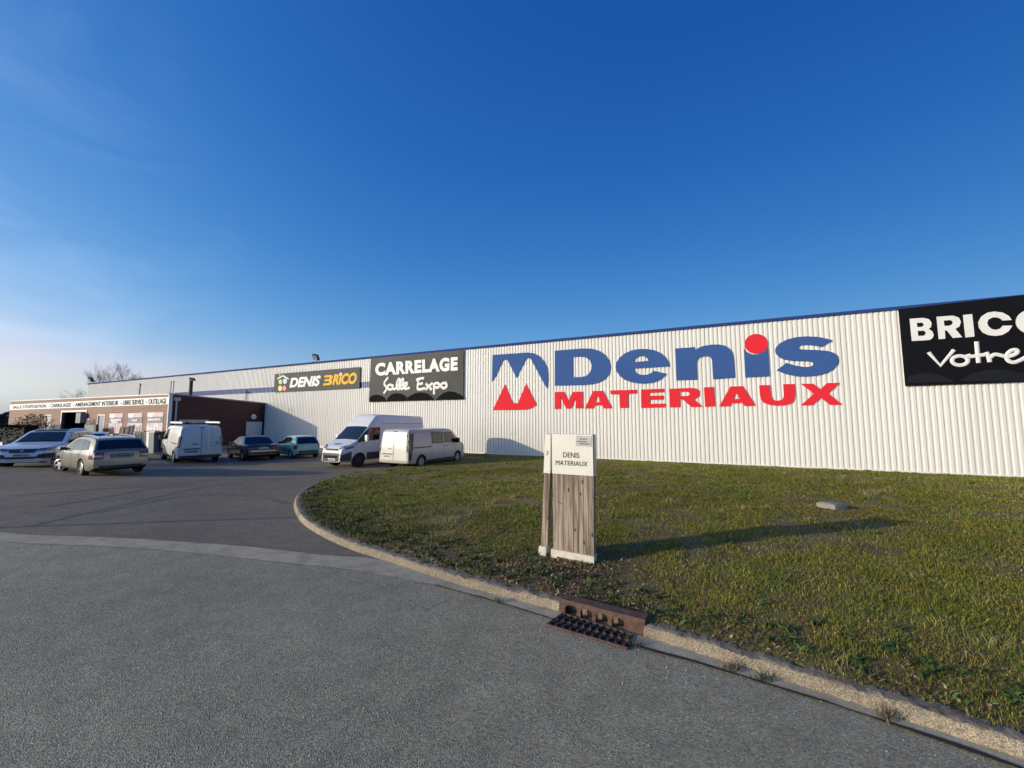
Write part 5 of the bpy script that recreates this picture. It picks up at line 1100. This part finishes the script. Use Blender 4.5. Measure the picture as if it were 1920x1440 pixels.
# ------------------------------------------------------------------ goods and furniture before the annex
def U1p(x, y, q): return PW(*Z1([(x, y)])[0], q)
def goods(name, qd, q, t, m, label=None, cat=None, group=None, parent=None):
    P = [U1p(x, y, q) for x, y in qd]; mb = MB()
    mb.hexa([UQ(P[3][0], q-t, P[3][1]), UQ(P[2][0], q-t, P[2][1]), UQ(P[2][0], q, P[2][1]), UQ(P[3][0], q, P[3][1]), UQ(P[0][0], q-t, P[0][1]), UQ(P[1][0], q-t, P[1][1]), UQ(P[1][0], q, P[1][1]), UQ(P[0][0], q, P[0][1])])
    o = mb.build(name, m, parent); 
    return tag(o, label, cat, group) if label else o
M_SAGE = mat('sage_panel', (0.34, 0.35, 0.30), .6); M_SLATE = mat('slate_panel', (0.17, 0.17, 0.165), .6); M_PALEWOOD = mat('pale_wood', (0.60, 0.50, 0.36), .7, var=.25, vscale=3)
o = goods('fence_panel', [(556,796),(650,793),(645,1000),(550,1000)], 8.2, .12, M_SAGE, 'sage green fence panel standing left of the dark gateway', 'fence panel')
goods('panel_top', [(556,790),(652,787),(651,826),(556,828)], 8.26, .05, M_SLATE, parent=o); goods('panel_post', [(648,786),(664,785),(658,1000),(643,1000)], 8.27, .18, M_DARK, parent=o)
o = goods('fence_panel', [(925,800),(1025,797),(1015,1000),(915,1000)], 8.2, .12, M_SLATE, 'dark slatted fence panel standing right of the dark gateway', 'fence panel')
for k in range(7): goods('slat', [(928,806+k*27),(1022,803+k*27),(1021,823+k*27),(927,826+k*27)], 8.24, .035, mat('slate_slat', (0.23, 0.23, 0.22), .6), parent=o)
goods('panel_post', [(1025,790),(1046,788),(1036,1000),(1014,1000)], 8.26, .18, M_DARK, parent=o)
for i, (qd, lab) in enumerate((([(1322,818),(1352,812),(1312,1010),(1276,1010)], 'solid pale board, leftmost of the leaning frames below the posters'), ([(1354,816),(1410,806),(1378,1010),(1318,1010)], 'trellis frame with dark mesh, middle of the leaning frames below the posters'), ([(1412,806),(1455,800),(1416,1010),(1368,1010)], 'narrow trellis frame, rightmost of the leaning frames below the posters'))):
    q = 8.9+.12*i; P = [UQ(u, q, z) for u, z in [U1p(x, y, q) for x, y in qd]]
    mb = MB(); mb.tube(P, .07, 4, closed=True)
    if i: mb.tube([P[0].lerp(P[3], .45), P[1].lerp(P[2], .45)], .05, 4)
    o = mb.build('trellis_frame', M_PALEWOOD); tag(o, lab, 'trellis', 'leaning trellis frames')
    goods('mesh_panel' if i else 'board', [inq(qd, .1, .03), inq(qd, .9, .03), inq(qd, .9, .98), inq(qd, .1, .98)], q-.03, .03, M_DARK if i else M_PALEWOOD, parent=o)
o = goods('storage_unit', [(1464,868),(1562,866),(1556,1092),(1452,1092)], 9.3, .8, mat('unit_black', (0.012, 0.012, 0.013), .5), 'black slatted storage unit standing before the middle poster', 'storage unit')
for k in range(4): goods('drawer_front', [(1468,880+k*50),(1540,879+k*50),(1537,915+k*50),(1466,916+k*50)], 9.33, .028, M_DARK, parent=o)
goods('side_panel', [(1556,870),(1592,868),(1584,1092),(1550,1092)], 9.29, .7, mat('unit_red', (0.07, 0.02, 0.018), .5), parent=o); goods('top', [(1458,860),(1566,858),(1566,869),(1458,871)], 9.34, .9, M_SLATE, parent=o)
o = goods('garden_cabinet', [(1622,872),(1676,870),(1668,1102),(1612,1104)], 9.6, .7, mat('cabinet_slate', (0.16, 0.155, 0.16), .5), 'tall grey cabinet with white side beside the last poster', 'cabinet')
goods('side_panel', [(1596,874),(1621,873),(1611,1104),(1584,1106)], 9.605, .72, M_WHITE, parent=o); goods('top', [(1590,866),(1684,863),(1684,874),(1590,877)], 9.64, .8, M_WHITE, parent=o)
o = goods('garden_cabinet', [(1708,876),(1764,874),(1752,1076),(1698,1078)], 9.3, .6, mat('cabinet_dark', (0.03, 0.014, 0.014), .5), 'tall dark brown cabinet nearest the white corner trim', 'cabinet'); goods('top', [(1702,868),(1770,866),(1770,877),(1702,879)], 9.33, .66, M_DARK, parent=o)
goods('plank', [(1678,882),(1702,881),(1694,1078),(1670,1080)], 9.0, .06, mat('plank_brown', (0.35, 0.20, 0.13), .7, var=.3, vscale=4), 'brown plank standing between the two tall cabinets', 'plank')
o = goods('timber_stack', [(1090,898),(1228,893),(1226,990),(1086,995)], 10.4, 1.0, M_PALEWOOD, 'stack of pale timber seen over the roof of the champagne estate', 'timber')
goods('top_board', [(1130,903),(1212,900),(1212,914),(1130,917)], 10.44, .035, M_YELLOW, parent=o)
o = goods('white_trough', [(1062,880),(1124,868),(1116,892),(1060,896)], 9.0, .4, M_WHITE, 'white plastic trough on the pavement under the right hand grey door', 'trough')
goods('white_bollard', [(1,981),(24,981),(22,1075),(0,1075)], 11.5, .2, M_WHITE, 'short white post at the left edge beside the white sport utility car', 'bollard')

# ------------------------------------------------------------------ plants
def leaf_cloud(name, pts_fn, n, size, mats, parent=None):
    V = []; F = []
    for i in range(n):
        p, sc = pts_fn(); a = Vector((random.gauss(0, 1), random.gauss(0, 1), random.gauss(0, 1))).normalized(); b = a.orthogonal().normalized(); c = a.cross(b)
        s_ = size*random.uniform(.6, 1.4)*sc; k = len(V); V += [p-b*s_, p+c*s_*.5, p+b*s_, p-c*s_*.5]; F.append((k, k+1, k+2, k+3))
    o = mesh(name, V, F, mats, parent)
    for p in o.data.polygons: p.material_index = random.randrange(len(mats))
    return o
def branch(mb, p, d, L, r, depth, tips, spread=.5, n=3):
    q = p+d*L; mid = p.lerp(q, .5)+Vector((random.gauss(0, .04), random.gauss(0, .04), random.gauss(0, .02)))*L
    mb.tube([p, mid, q], r, 5 if depth > 2 else 3, taper=.62); tips.append(q)
    if depth <= 0: return
    for k in range(n if depth > 1 else n+1):
        e = (d+Vector((random.gauss(0, spread), random.gauss(0, spread), random.gauss(.12, spread*.6)))).normalized()
        branch(mb, p.lerp(q, random.uniform(.55, 1.0)) if k else q, e, L*random.uniform(.62, .85), r*.6, depth-1, tips, spread, n)
M_BARK = mat('bare_bark', (0.075, 0.06, 0.05), .9); M_TWIG = mat('bare_twig', (0.17, 0.14, 0.125), .9)
def bare_tree(px, ytop, dist, label, depth=5, n=3, seed=1, wide=.5, thin=.6):
    random.seed(seed); r = ray(px, 787); k = dist/r[1]; X, Y = r[0]*k, r[1]*k; z0 = -.78
    rt = ray(px, ytop); top = CAM_H+rt[2]*dist/rt[1]; H = top-z0
    t = empty('bare_tree', (X, Y, z0), 0, label, 'tree', 'bare trees behind the buildings')
    mb = MB(); mb.tube([(0, 0, 0), (.05, 0, H*.18), (.0, .04, H*.34)], H*.022, 8, taper=.7); mb.build('trunk', M_BARK, t, 60)
    mb = MB(); tips = []
    for a in range(5):
        an = a*1.256+random.random(); branch(mb, Vector((0, 0, H*random.uniform(.28, .34))), Vector((math.cos(an)*wide, math.sin(an)*wide, 1)).normalized(), H*.235, H*.011*thin, depth, tips, .36, n)
    zt = sorted(v[2] for v in mb.v)[int(len(mb.v)*.997)]; s_ = (H*.34, (H-H*.3)/(zt-H*.3)); mb.v = [(v[0]*s_[1], v[1]*s_[1], H*.3+(v[2]-H*.3)*s_[1]) for v in mb.v]
    mb.build('crown', M_TWIG, t)
bare_tree(209, 681, 66, 'tallest bare winter tree rising over the warehouse roof', 5, 3, 3, .38, .55)
bare_tree(154, 727, 74, 'low bare tree between the annex roof and the warehouse end', 4, 3, 8, .5, .5)
# bush before the annex
random.seed(21); pb = UQ(*((lambda uz: (uz[0], 9.2, -.56))(PW(61, 800, 9.2)))); ub, zt_ = PW(61, 771, 9.2); Hb = zt_+.56
bu = empty('bush', pb, 0, 'loose brown and green bush in front of the left part of the annex', 'bush')
mb = MB(); tips = []
for a in range(9):
    an = a*.7; branch(mb, Vector((math.cos(an)*.2, math.sin(an)*.2, 0)), Vector((math.cos(an)*.5, math.sin(an)*.5, 1)).normalized(), Hb*.36, .035, 3, tips, .5, 3)
mb.build('stems', mat('reddish_twig', (0.16, 0.07, 0.055), .9), bu)
wU = abs(PW(82, 790, 9.2)[0]-PW(40, 790, 9.2)[0])/2
def bp_():
    while True:
        v = Vector((random.uniform(-1, 1), random.uniform(-1, 1), random.uniform(-1, 1)))
        if v.length < 1 and (v.length > .35) and noise2(v.x*3+v.z*2, v.y*3, .5, 5) > .42: break
    return Vector((DX*v.x*wU*.8+NX*v.y*1.0, DY*v.x*wU*.8+NY*v.y*1.0, Hb*(.5+.46*v.z))), 1
leaf_cloud('foliage', bp_, 620, .10, [mat('bush_green', (0.13, 0.14, 0.05), .8), mat('bush_brown', (0.26, 0.15, 0.09), .8), mat('bush_dark', (0.07, 0.07, 0.035), .8)], bu)
# dark clipped hedge at the far left
random.seed(5); uL, zL = PW(-30, 797, 11.0); uR = PW(46, 797, 11.0)[0]
hd = empty('hedge', UQ((uL+uR)/2, 11, -.75), 0, 'low very dark clipped hedge at the far left behind the white car', 'hedge'); hh = zL+.75
mb = MB(); 
uc = (uL+uR)/2
def loc(u, q, z): return UQ(u, q, z)-hd.location
mb.hexa([loc(uL, 10.2, -.75), loc(uR, 10.2, -.75), loc(uR, 11, -.75), loc(uL, 11, -.75), loc(uL, 10.2, zL-.12), loc(uR, 10.2, zL-.12), loc(uR, 11, zL-.12), loc(uL, 11, zL-.12)]); mb.build('shade_core', M_BLACK, hd)  # plain black block, its colour standing for shade inside the hedge
def hp(): return loc(random.uniform(uL, uR), 10.2+random.uniform(-.1, .95), random.uniform(-.75, zL) if random.random() < .6 else zL-random.uniform(0, .15)), 1
leaf_cloud('foliage', hp, 6000, .10, [mat('hedge_dark', (0.012, 0.014, 0.009), .95, spec=.2), mat('hedge_brown', (0.02, 0.015, 0.01), .95, spec=.2)], hd)
# distant wood at the left edge
random.seed(6)
def wp():
    a = random.uniform(-1, 1); r = ray(-60+75*random.random(), 787); d = random.uniform(150, 175); k = d/math.hypot(r[0], r[1])
    return Vector((r[0]*k, r[1]*k, random.uniform(-1, 3.0+.5*math.sin(r[0]*60)))), 1
tag(leaf_cloud('distant_wood', wp, 9000, .45, [mat('wood_a', (0.09, 0.085, 0.07), 1), mat('wood_b', (0.06, 0.065, 0.05), 1)]), kind='stuff')

# ------------------------------------------------------------------ grass: hundreds of thousands of blades
def in_poly(X, Y, P):
    inside = np.zeros(len(X), bool); j = len(P)-1
    for i in range(len(P)):
        c = ((P[i, 1] > Y) != (P[j, 1] > Y)) & (X < (P[j, 0]-P[i, 0])*(Y-P[i, 1])/(P[j, 1]-P[i, 1]+1e-12)+P[i, 0]); inside ^= c; j = i
    return inside
def vcol_mat(name, rough=.7, trans=.25):
    m = bpy.data.materials.new(name); m.use_nodes = True; t = m.node_tree; b = t.nodes['Principled BSDF']
    a = t.nodes.new('ShaderNodeAttribute'); a.attribute_name = 'Col'; t.links.new(a.outputs['Color'], b.inputs['Base Color']); b.inputs['Roughness'].default_value = rough; b.inputs['Specular IOR Level'].default_value = .25
    return m
def blades(name, X, Y, Z, Hh, Wd, Cc, lean, m, mid=.55):
    n = len(X); az = rng.uniform(0, 2*np.pi, n); la = rng.uniform(0, 2*np.pi, n); ln = lean*Hh
    ca, sa = np.cos(az)*Wd/2, np.sin(az)*Wd/2; lx, ly = np.cos(la)*ln, np.sin(la)*ln
    v = np.empty((n, 5, 3))
    v[:, 0] = np.stack([X-ca, Y-sa, Z-.01], 1); v[:, 1] = np.stack([X+ca, Y+sa, Z-.01], 1)
    v[:, 2] = np.stack([X+ca*.8+lx*.3, Y+sa*.8+ly*.3, Z+Hh*mid], 1); v[:, 3] = np.stack([X-ca*.8+lx*.3, Y-sa*.8+ly*.3, Z+Hh*mid], 1)
    v[:, 4] = np.stack([X+lx, Y+ly, Z+Hh*(1-.25*np.minimum(lean, 1.5))], 1)
    me = bpy.data.meshes.new(name); me.vertices.add(n*5); me.vertices.foreach_set('co', v.reshape(-1))
    base = np.arange(n)[:, None]*5; lp = np.concatenate([base+np.array([0, 1, 2, 3]), base+np.array([3, 2, 4])], 1).reshape(-1)
    me.loops.add(n*7); me.loops.foreach_set('vertex_index', lp.astype(np.int32)); me.polygons.add(n*2)
    st = (np.arange(n)[:, None]*7+np.array([0, 4])).reshape(-1); me.polygons.foreach_set('loop_start', st.astype(np.int32))
    me.update(calc_edges=True)
    at_ = me.color_attributes.new('Col', 'FLOAT_COLOR', 'POINT'); c = np.ones((n, 5, 4)); c[:, :, :3] = Cc[:, None, :]; at_.data.foreach_set('color', c.reshape(-1))
    return link(name, me, m)
M_GRASS = vcol_mat('grass_blades')
bx0, bx1 = -11.0, 27.0; by0, by1 = -3.0, 31.0; GX = []; GY = []
for (r0, r1, dens) in ((0, 4.5, 7600), (4.5, 7, 4600), (7, 11, 2300), (11, 17, 1000), (17, 40, 380)):
    x0, x1 = max(bx0, -r1), min(bx1, r1); y0_, y1_ = max(by0, -r1), min(by1, r1); n = int((x1-x0)*(y1_-y0_)*dens)
    X = rng.uniform(x0, x1, n); Y = rng.uniform(y0_, y1_, n); rr = np.hypot(X, Y)
    k = (rr >= r0) & (rr < r1) & (X/np.maximum(Y, .2) < 3.2) & (Y > .3); X, Y = X[k], Y[k]; k = in_poly(X, Y, lawn_poly); GX.append(X[k]); GY.append(Y[k])
X = np.concatenate(GX); Y = np.concatenate(GY); D = kdist(X, Y)
tc_ = np.array([TA.x+.1, TA.y]); dT = np.hypot((X-tc_[0])*.8, (Y-(tc_[1]-.5)))
N1 = noise2(X, Y, 1.1, 31); N2 = noise2(X, Y, .35, 32); N3 = noise2(X, Y, 3.2, 33); N4 = noise2(X, Y, .12, 34)
bare = np.clip(1.25-D/.55, 0, 1)*.55+np.clip(1.3-dT/.9, 0, 1)*.8+np.clip((.40-N1)*4, 0, .7)*(N2 > .35)
keep = rng.uniform(0, 1, len(X)) > np.clip(bare, 0, .86); X, Y, D, N1, N2, N3, N4, bare, dT = [a[keep] for a in (X, Y, D, N1, N2, N3, N4, bare, dT)]
P1 = np.clip((noise2(X, Y, .75, 36)*.6+noise2(X, Y, .22, 37)*.4-.54)*5, 0, 1); RD = np.hypot(X, Y); n = len(X); u = rng.uniform(0, 1, n)
greenc = np.array([[.045, .075, .012], [.075, .095, .018], [.10, .105, .028], [.13, .115, .04], [.19, .155, .075], [.085, .05, .025]])
w = np.stack([.38*(N2+.15)*(.3+1.2*N1), .34*(.4+N1), .32*(.5+N3), .22*(1.2-N3)+.25*P1, .035+.10*np.clip(N4-.55, 0, 1)*2+.10*bare+.13*P1, .03+.30*np.clip(bare, 0, 1)+.30*P1], 1); w /= w.sum(1, keepdims=True); cw = np.cumsum(w, 1)
ci = (u[:, None] > cw).sum(1).clip(0, 5); C = greenc[ci]*rng.uniform(.65, 1.35, (n, 1))*(.75+.5*N3[:, None])*np.array([2.12, 1.98, 1.02])
Hh = (.022+.026*rng.uniform(0, 1, n)+.035*np.clip(N2-.55, 0, 1)*2)*(1-.4*np.clip(bare, 0, 1)); Hh *= np.where(ci == 4, 1.25, 1)*(1-.45*P1)
Wd = np.clip(.0009*RD, .0030, .03)*rng.uniform(.7, 1.3, n); lean = rng.uniform(.2, 1.5, n)
g = blades('grass', X, Y, lawn_z(X, Y, D), Hh, Wd, C, lean, M_GRASS); tag(g, kind='stuff')
# longer straw tufts
tx = []; ty = []; 
cen = [(rng.uniform(-7, 18), rng.uniform(2.5, 18)) for _ in range(420)]
for cx_, cy_ in cen: k = rng.integers(18, 46); tx.append(cx_+rng.normal(0, .07, k)); ty.append(cy_+rng.normal(0, .07, k))
X = np.concatenate(tx); Y = np.concatenate(ty); k = in_poly(X, Y, lawn_poly); X, Y = X[k], Y[k]; D = kdist(X, Y); n = len(X); RD = np.hypot(X, Y)
C = np.where((noise2(X, Y, 1.5, 44) > .55)[:, None], np.array([.26, .225, .09]), np.array([.13, .17, .03]))*rng.uniform(.6, 1.4, (n, 1))
g2 = blades('tall_grass', X, Y, lawn_z(X, Y, D), rng.uniform(.06, .14, n), np.clip(.0010*RD, .004, .02), C, rng.uniform(.3, 1.6, n), M_GRASS); tag(g2, kind='stuff')
# dead leaves and thatch where the turf is thin
n = 9000; i_ = rng.integers(120, 890, n); off = np.abs(rng.normal(0, .35, n))+.16; P = KS[i_]+KN[i_]*off[:, None]; a = rng.uniform(0, 6.28, 2600); rr = np.abs(rng.normal(0, .75, 2600))
X = np.r_[P[:, 0], TA.x+.15+np.cos(a)*rr*1.3]; Y = np.r_[P[:, 1], TA.y-.35+np.sin(a)*rr]; k = in_poly(X, Y, lawn_poly) & (Y > .3) & (np.hypot(X, Y) < 12); X, Y = X[k], Y[k]; D = kdist(X, Y); n = len(X)
C = np.array([[.17, .11, .065], [.08, .05, .035], [.32, .25, .15], [.14, .075, .05]])[rng.integers(0, 4, n)]*rng.uniform(.6, 1.4, (n, 1))
dl = blades('dead_leaves', X, Y, lawn_z(X, Y, D)+.004, rng.uniform(.012, .035, n), rng.uniform(.010, .026, n), C, rng.uniform(.8, 2.5, n), M_GRASS, .4); tag(dl, kind='stuff')
# broad leaved weeds along the kerb
xs2 = []; ys2 = []
for _ in range(420):
    f = rng.integers(430, 899); o_ = .22+abs(rng.normal(0, .45)); p = KS[f]+KN[f]*o_; k = rng.integers(5, 10); a = rng.uniform(0, 6.28, k); xs2.append(p[0]+np.cos(a)*.03); ys2.append(p[1]+np.sin(a)*.03)
X = np.concatenate(xs2); Y = np.concatenate(ys2); k = in_poly(X, Y, lawn_poly) & (Y > .3); X, Y = X[k], Y[k]; D = kdist(X, Y); n = len(X)
C = np.array([[.05, .10, .018], [.075, .12, .03], [.04, .075, .015]])[rng.integers(0, 3, n)]*rng.uniform(.6, 1.3, (n, 1))
bw = blades('broadleaf_weeds', X, Y, lawn_z(X, Y, D)+.012, rng.uniform(.03, .065, n), rng.uniform(.012, .028, n), C, rng.uniform(.9, 1.8, n), M_GRASS, .45); tag(bw, kind='stuff')
# weed tufts rooted in the gutter joint
for i, (px, py, lab) in enumerate(((1374, 1258, 'dry weed tuft in the gutter joint, first beyond the drain'), (1430, 1277, 'green weed tuft in the gutter joint, second beyond the drain'), (1662, 1350, 'dry weed tuft in the gutter joint nearest the right corner'), (1188, 1212, 'straggling weed at the right end of the drain grate'), (937, 1130, 'small dark weed in the gutter joint left of the drain'))):
    p = G(px, py); n = (70, 60, 60, 40, 36)[i]
    X = np.full(n, p.x)+rng.normal(0, .03, n); Y = np.full(n, p.y)+rng.normal(0, .02, n)
    C = (np.array([.16, .13, .06]) if i in (0, 2, 3) else np.array([.06, .085, .025]))*rng.uniform(.5, 1.4, (n, 1))
    o = blades('weed_tuft', X, Y, h(X, Y)+.012, rng.uniform(.03, .085, n), np.full(n, .004), C, rng.uniform(.3, 1.8, n), M_GRASS); tag(o, lab, 'weed', 'weeds in the gutter joint')
# loose chippings on the road
mb = MB(); 
for _ in range(520):
    x = rng.uniform(-3.5, 3.2); y = rng.uniform(1.2, 5.0); 
    if _ > 240: f = rng.integers(480, 890); p = KS[f]-KN[f]*abs(rng.normal(.22, .25)); x, y = p
    if y < .5 or y > np.interp(x, cv[:, 0], cv[:, 1])+.1: continue
    s_ = rng.uniform(.003, .0065); z = float(h(x, y))+.006; a = rng.uniform(0, 6.28); c, sn = math.cos(a)*s_, math.sin(a)*s_
    mb.add([(x+c, y+sn, z), (x-sn*.8, y+c*.8, z), (x-c, y-sn, z), (x+sn*.8, y-c*.8, z), (x+c*.3, y+sn*.3, z+s_*1.1)], [(0, 1, 4), (1, 2, 4), (2, 3, 4), (3, 0, 4)])
tag(mb.build('loose_chippings', mat('pale_stone', (0.55, 0.52, 0.46), .8)), kind='stuff')

# faint tyre marks swept over the yard
mb = MB()
for pts in ([(60, 985), (230, 945), (420, 905), (600, 892)], [(90, 950), (250, 922), (430, 893)], [(180, 962), (330, 930), (470, 925), (540, 945)], [(20, 930), (220, 915), (400, 900), (560, 895)]):
    P = resample([(G(*p).x, G(*p).y) for p in pts], 8); P = np.array(smooth_pts(P, 3)); n0 = len(mb.v); vs = []
    tt2 = np.gradient(P, axis=0); tt2 /= np.linalg.norm(tt2, axis=1)[:, None]
    for i, p in enumerate(P):
        w_ = .075*(.5+float(noise2(i, 1, 4.0, 91))); nn = np.array([-tt2[i, 1], tt2[i, 0]])*w_
        for s_ in (-1, 1): q = p+nn*s_; vs.append((q[0], q[1], float(h(q[0], q[1]))+.004))
    mb.add(vs, [(2*i, 2*i+1, 2*i+3, 2*i+2) for i in range(len(P)-1)])
tag(mb.build('tyre_marks', mat('tyre_mark', (0.165, 0.132, 0.085), .85, var=.25, vscale=3)), kind='structure')

# pale scrape lines and a dark repair seam on the road
mb = MB(); mb2 = MB()
def streak(mb, pts, w, k):
    P = np.array(smooth_pts(resample([(G(*p).x, G(*p).y) for p in pts], 12), 2)); tt2 = np.gradient(P, axis=0); tt2 /= np.linalg.norm(tt2, axis=1)[:, None]; vs = []
    for i, p in enumerate(P):
        nn = np.array([-tt2[i, 1], tt2[i, 0]])*w*(.15+float(noise2(i, k, 2.0, 95))); j = .01*(float(noise2(i, k, 3.0, 96))-.5)
        for s_ in (-1, 1): q = p+nn*s_+j; vs.append((q[0], q[1], float(h(q[0], q[1]))+.0085))
    mb.add(vs, [(2*i, 2*i+1, 2*i+3, 2*i+2) for i in range(len(P)-1)])
streak(mb, [(585, 1060), (680, 1092), (760, 1125), (835, 1165)], .012, 1); streak(mb, [(790, 1150), (815, 1135), (840, 1125)], .008, 5)
tag(mb.build('scrape_lines', mat('scrape_pale', (0.40, 0.355, 0.27), .9, var=.3, vscale=20)), kind='structure')
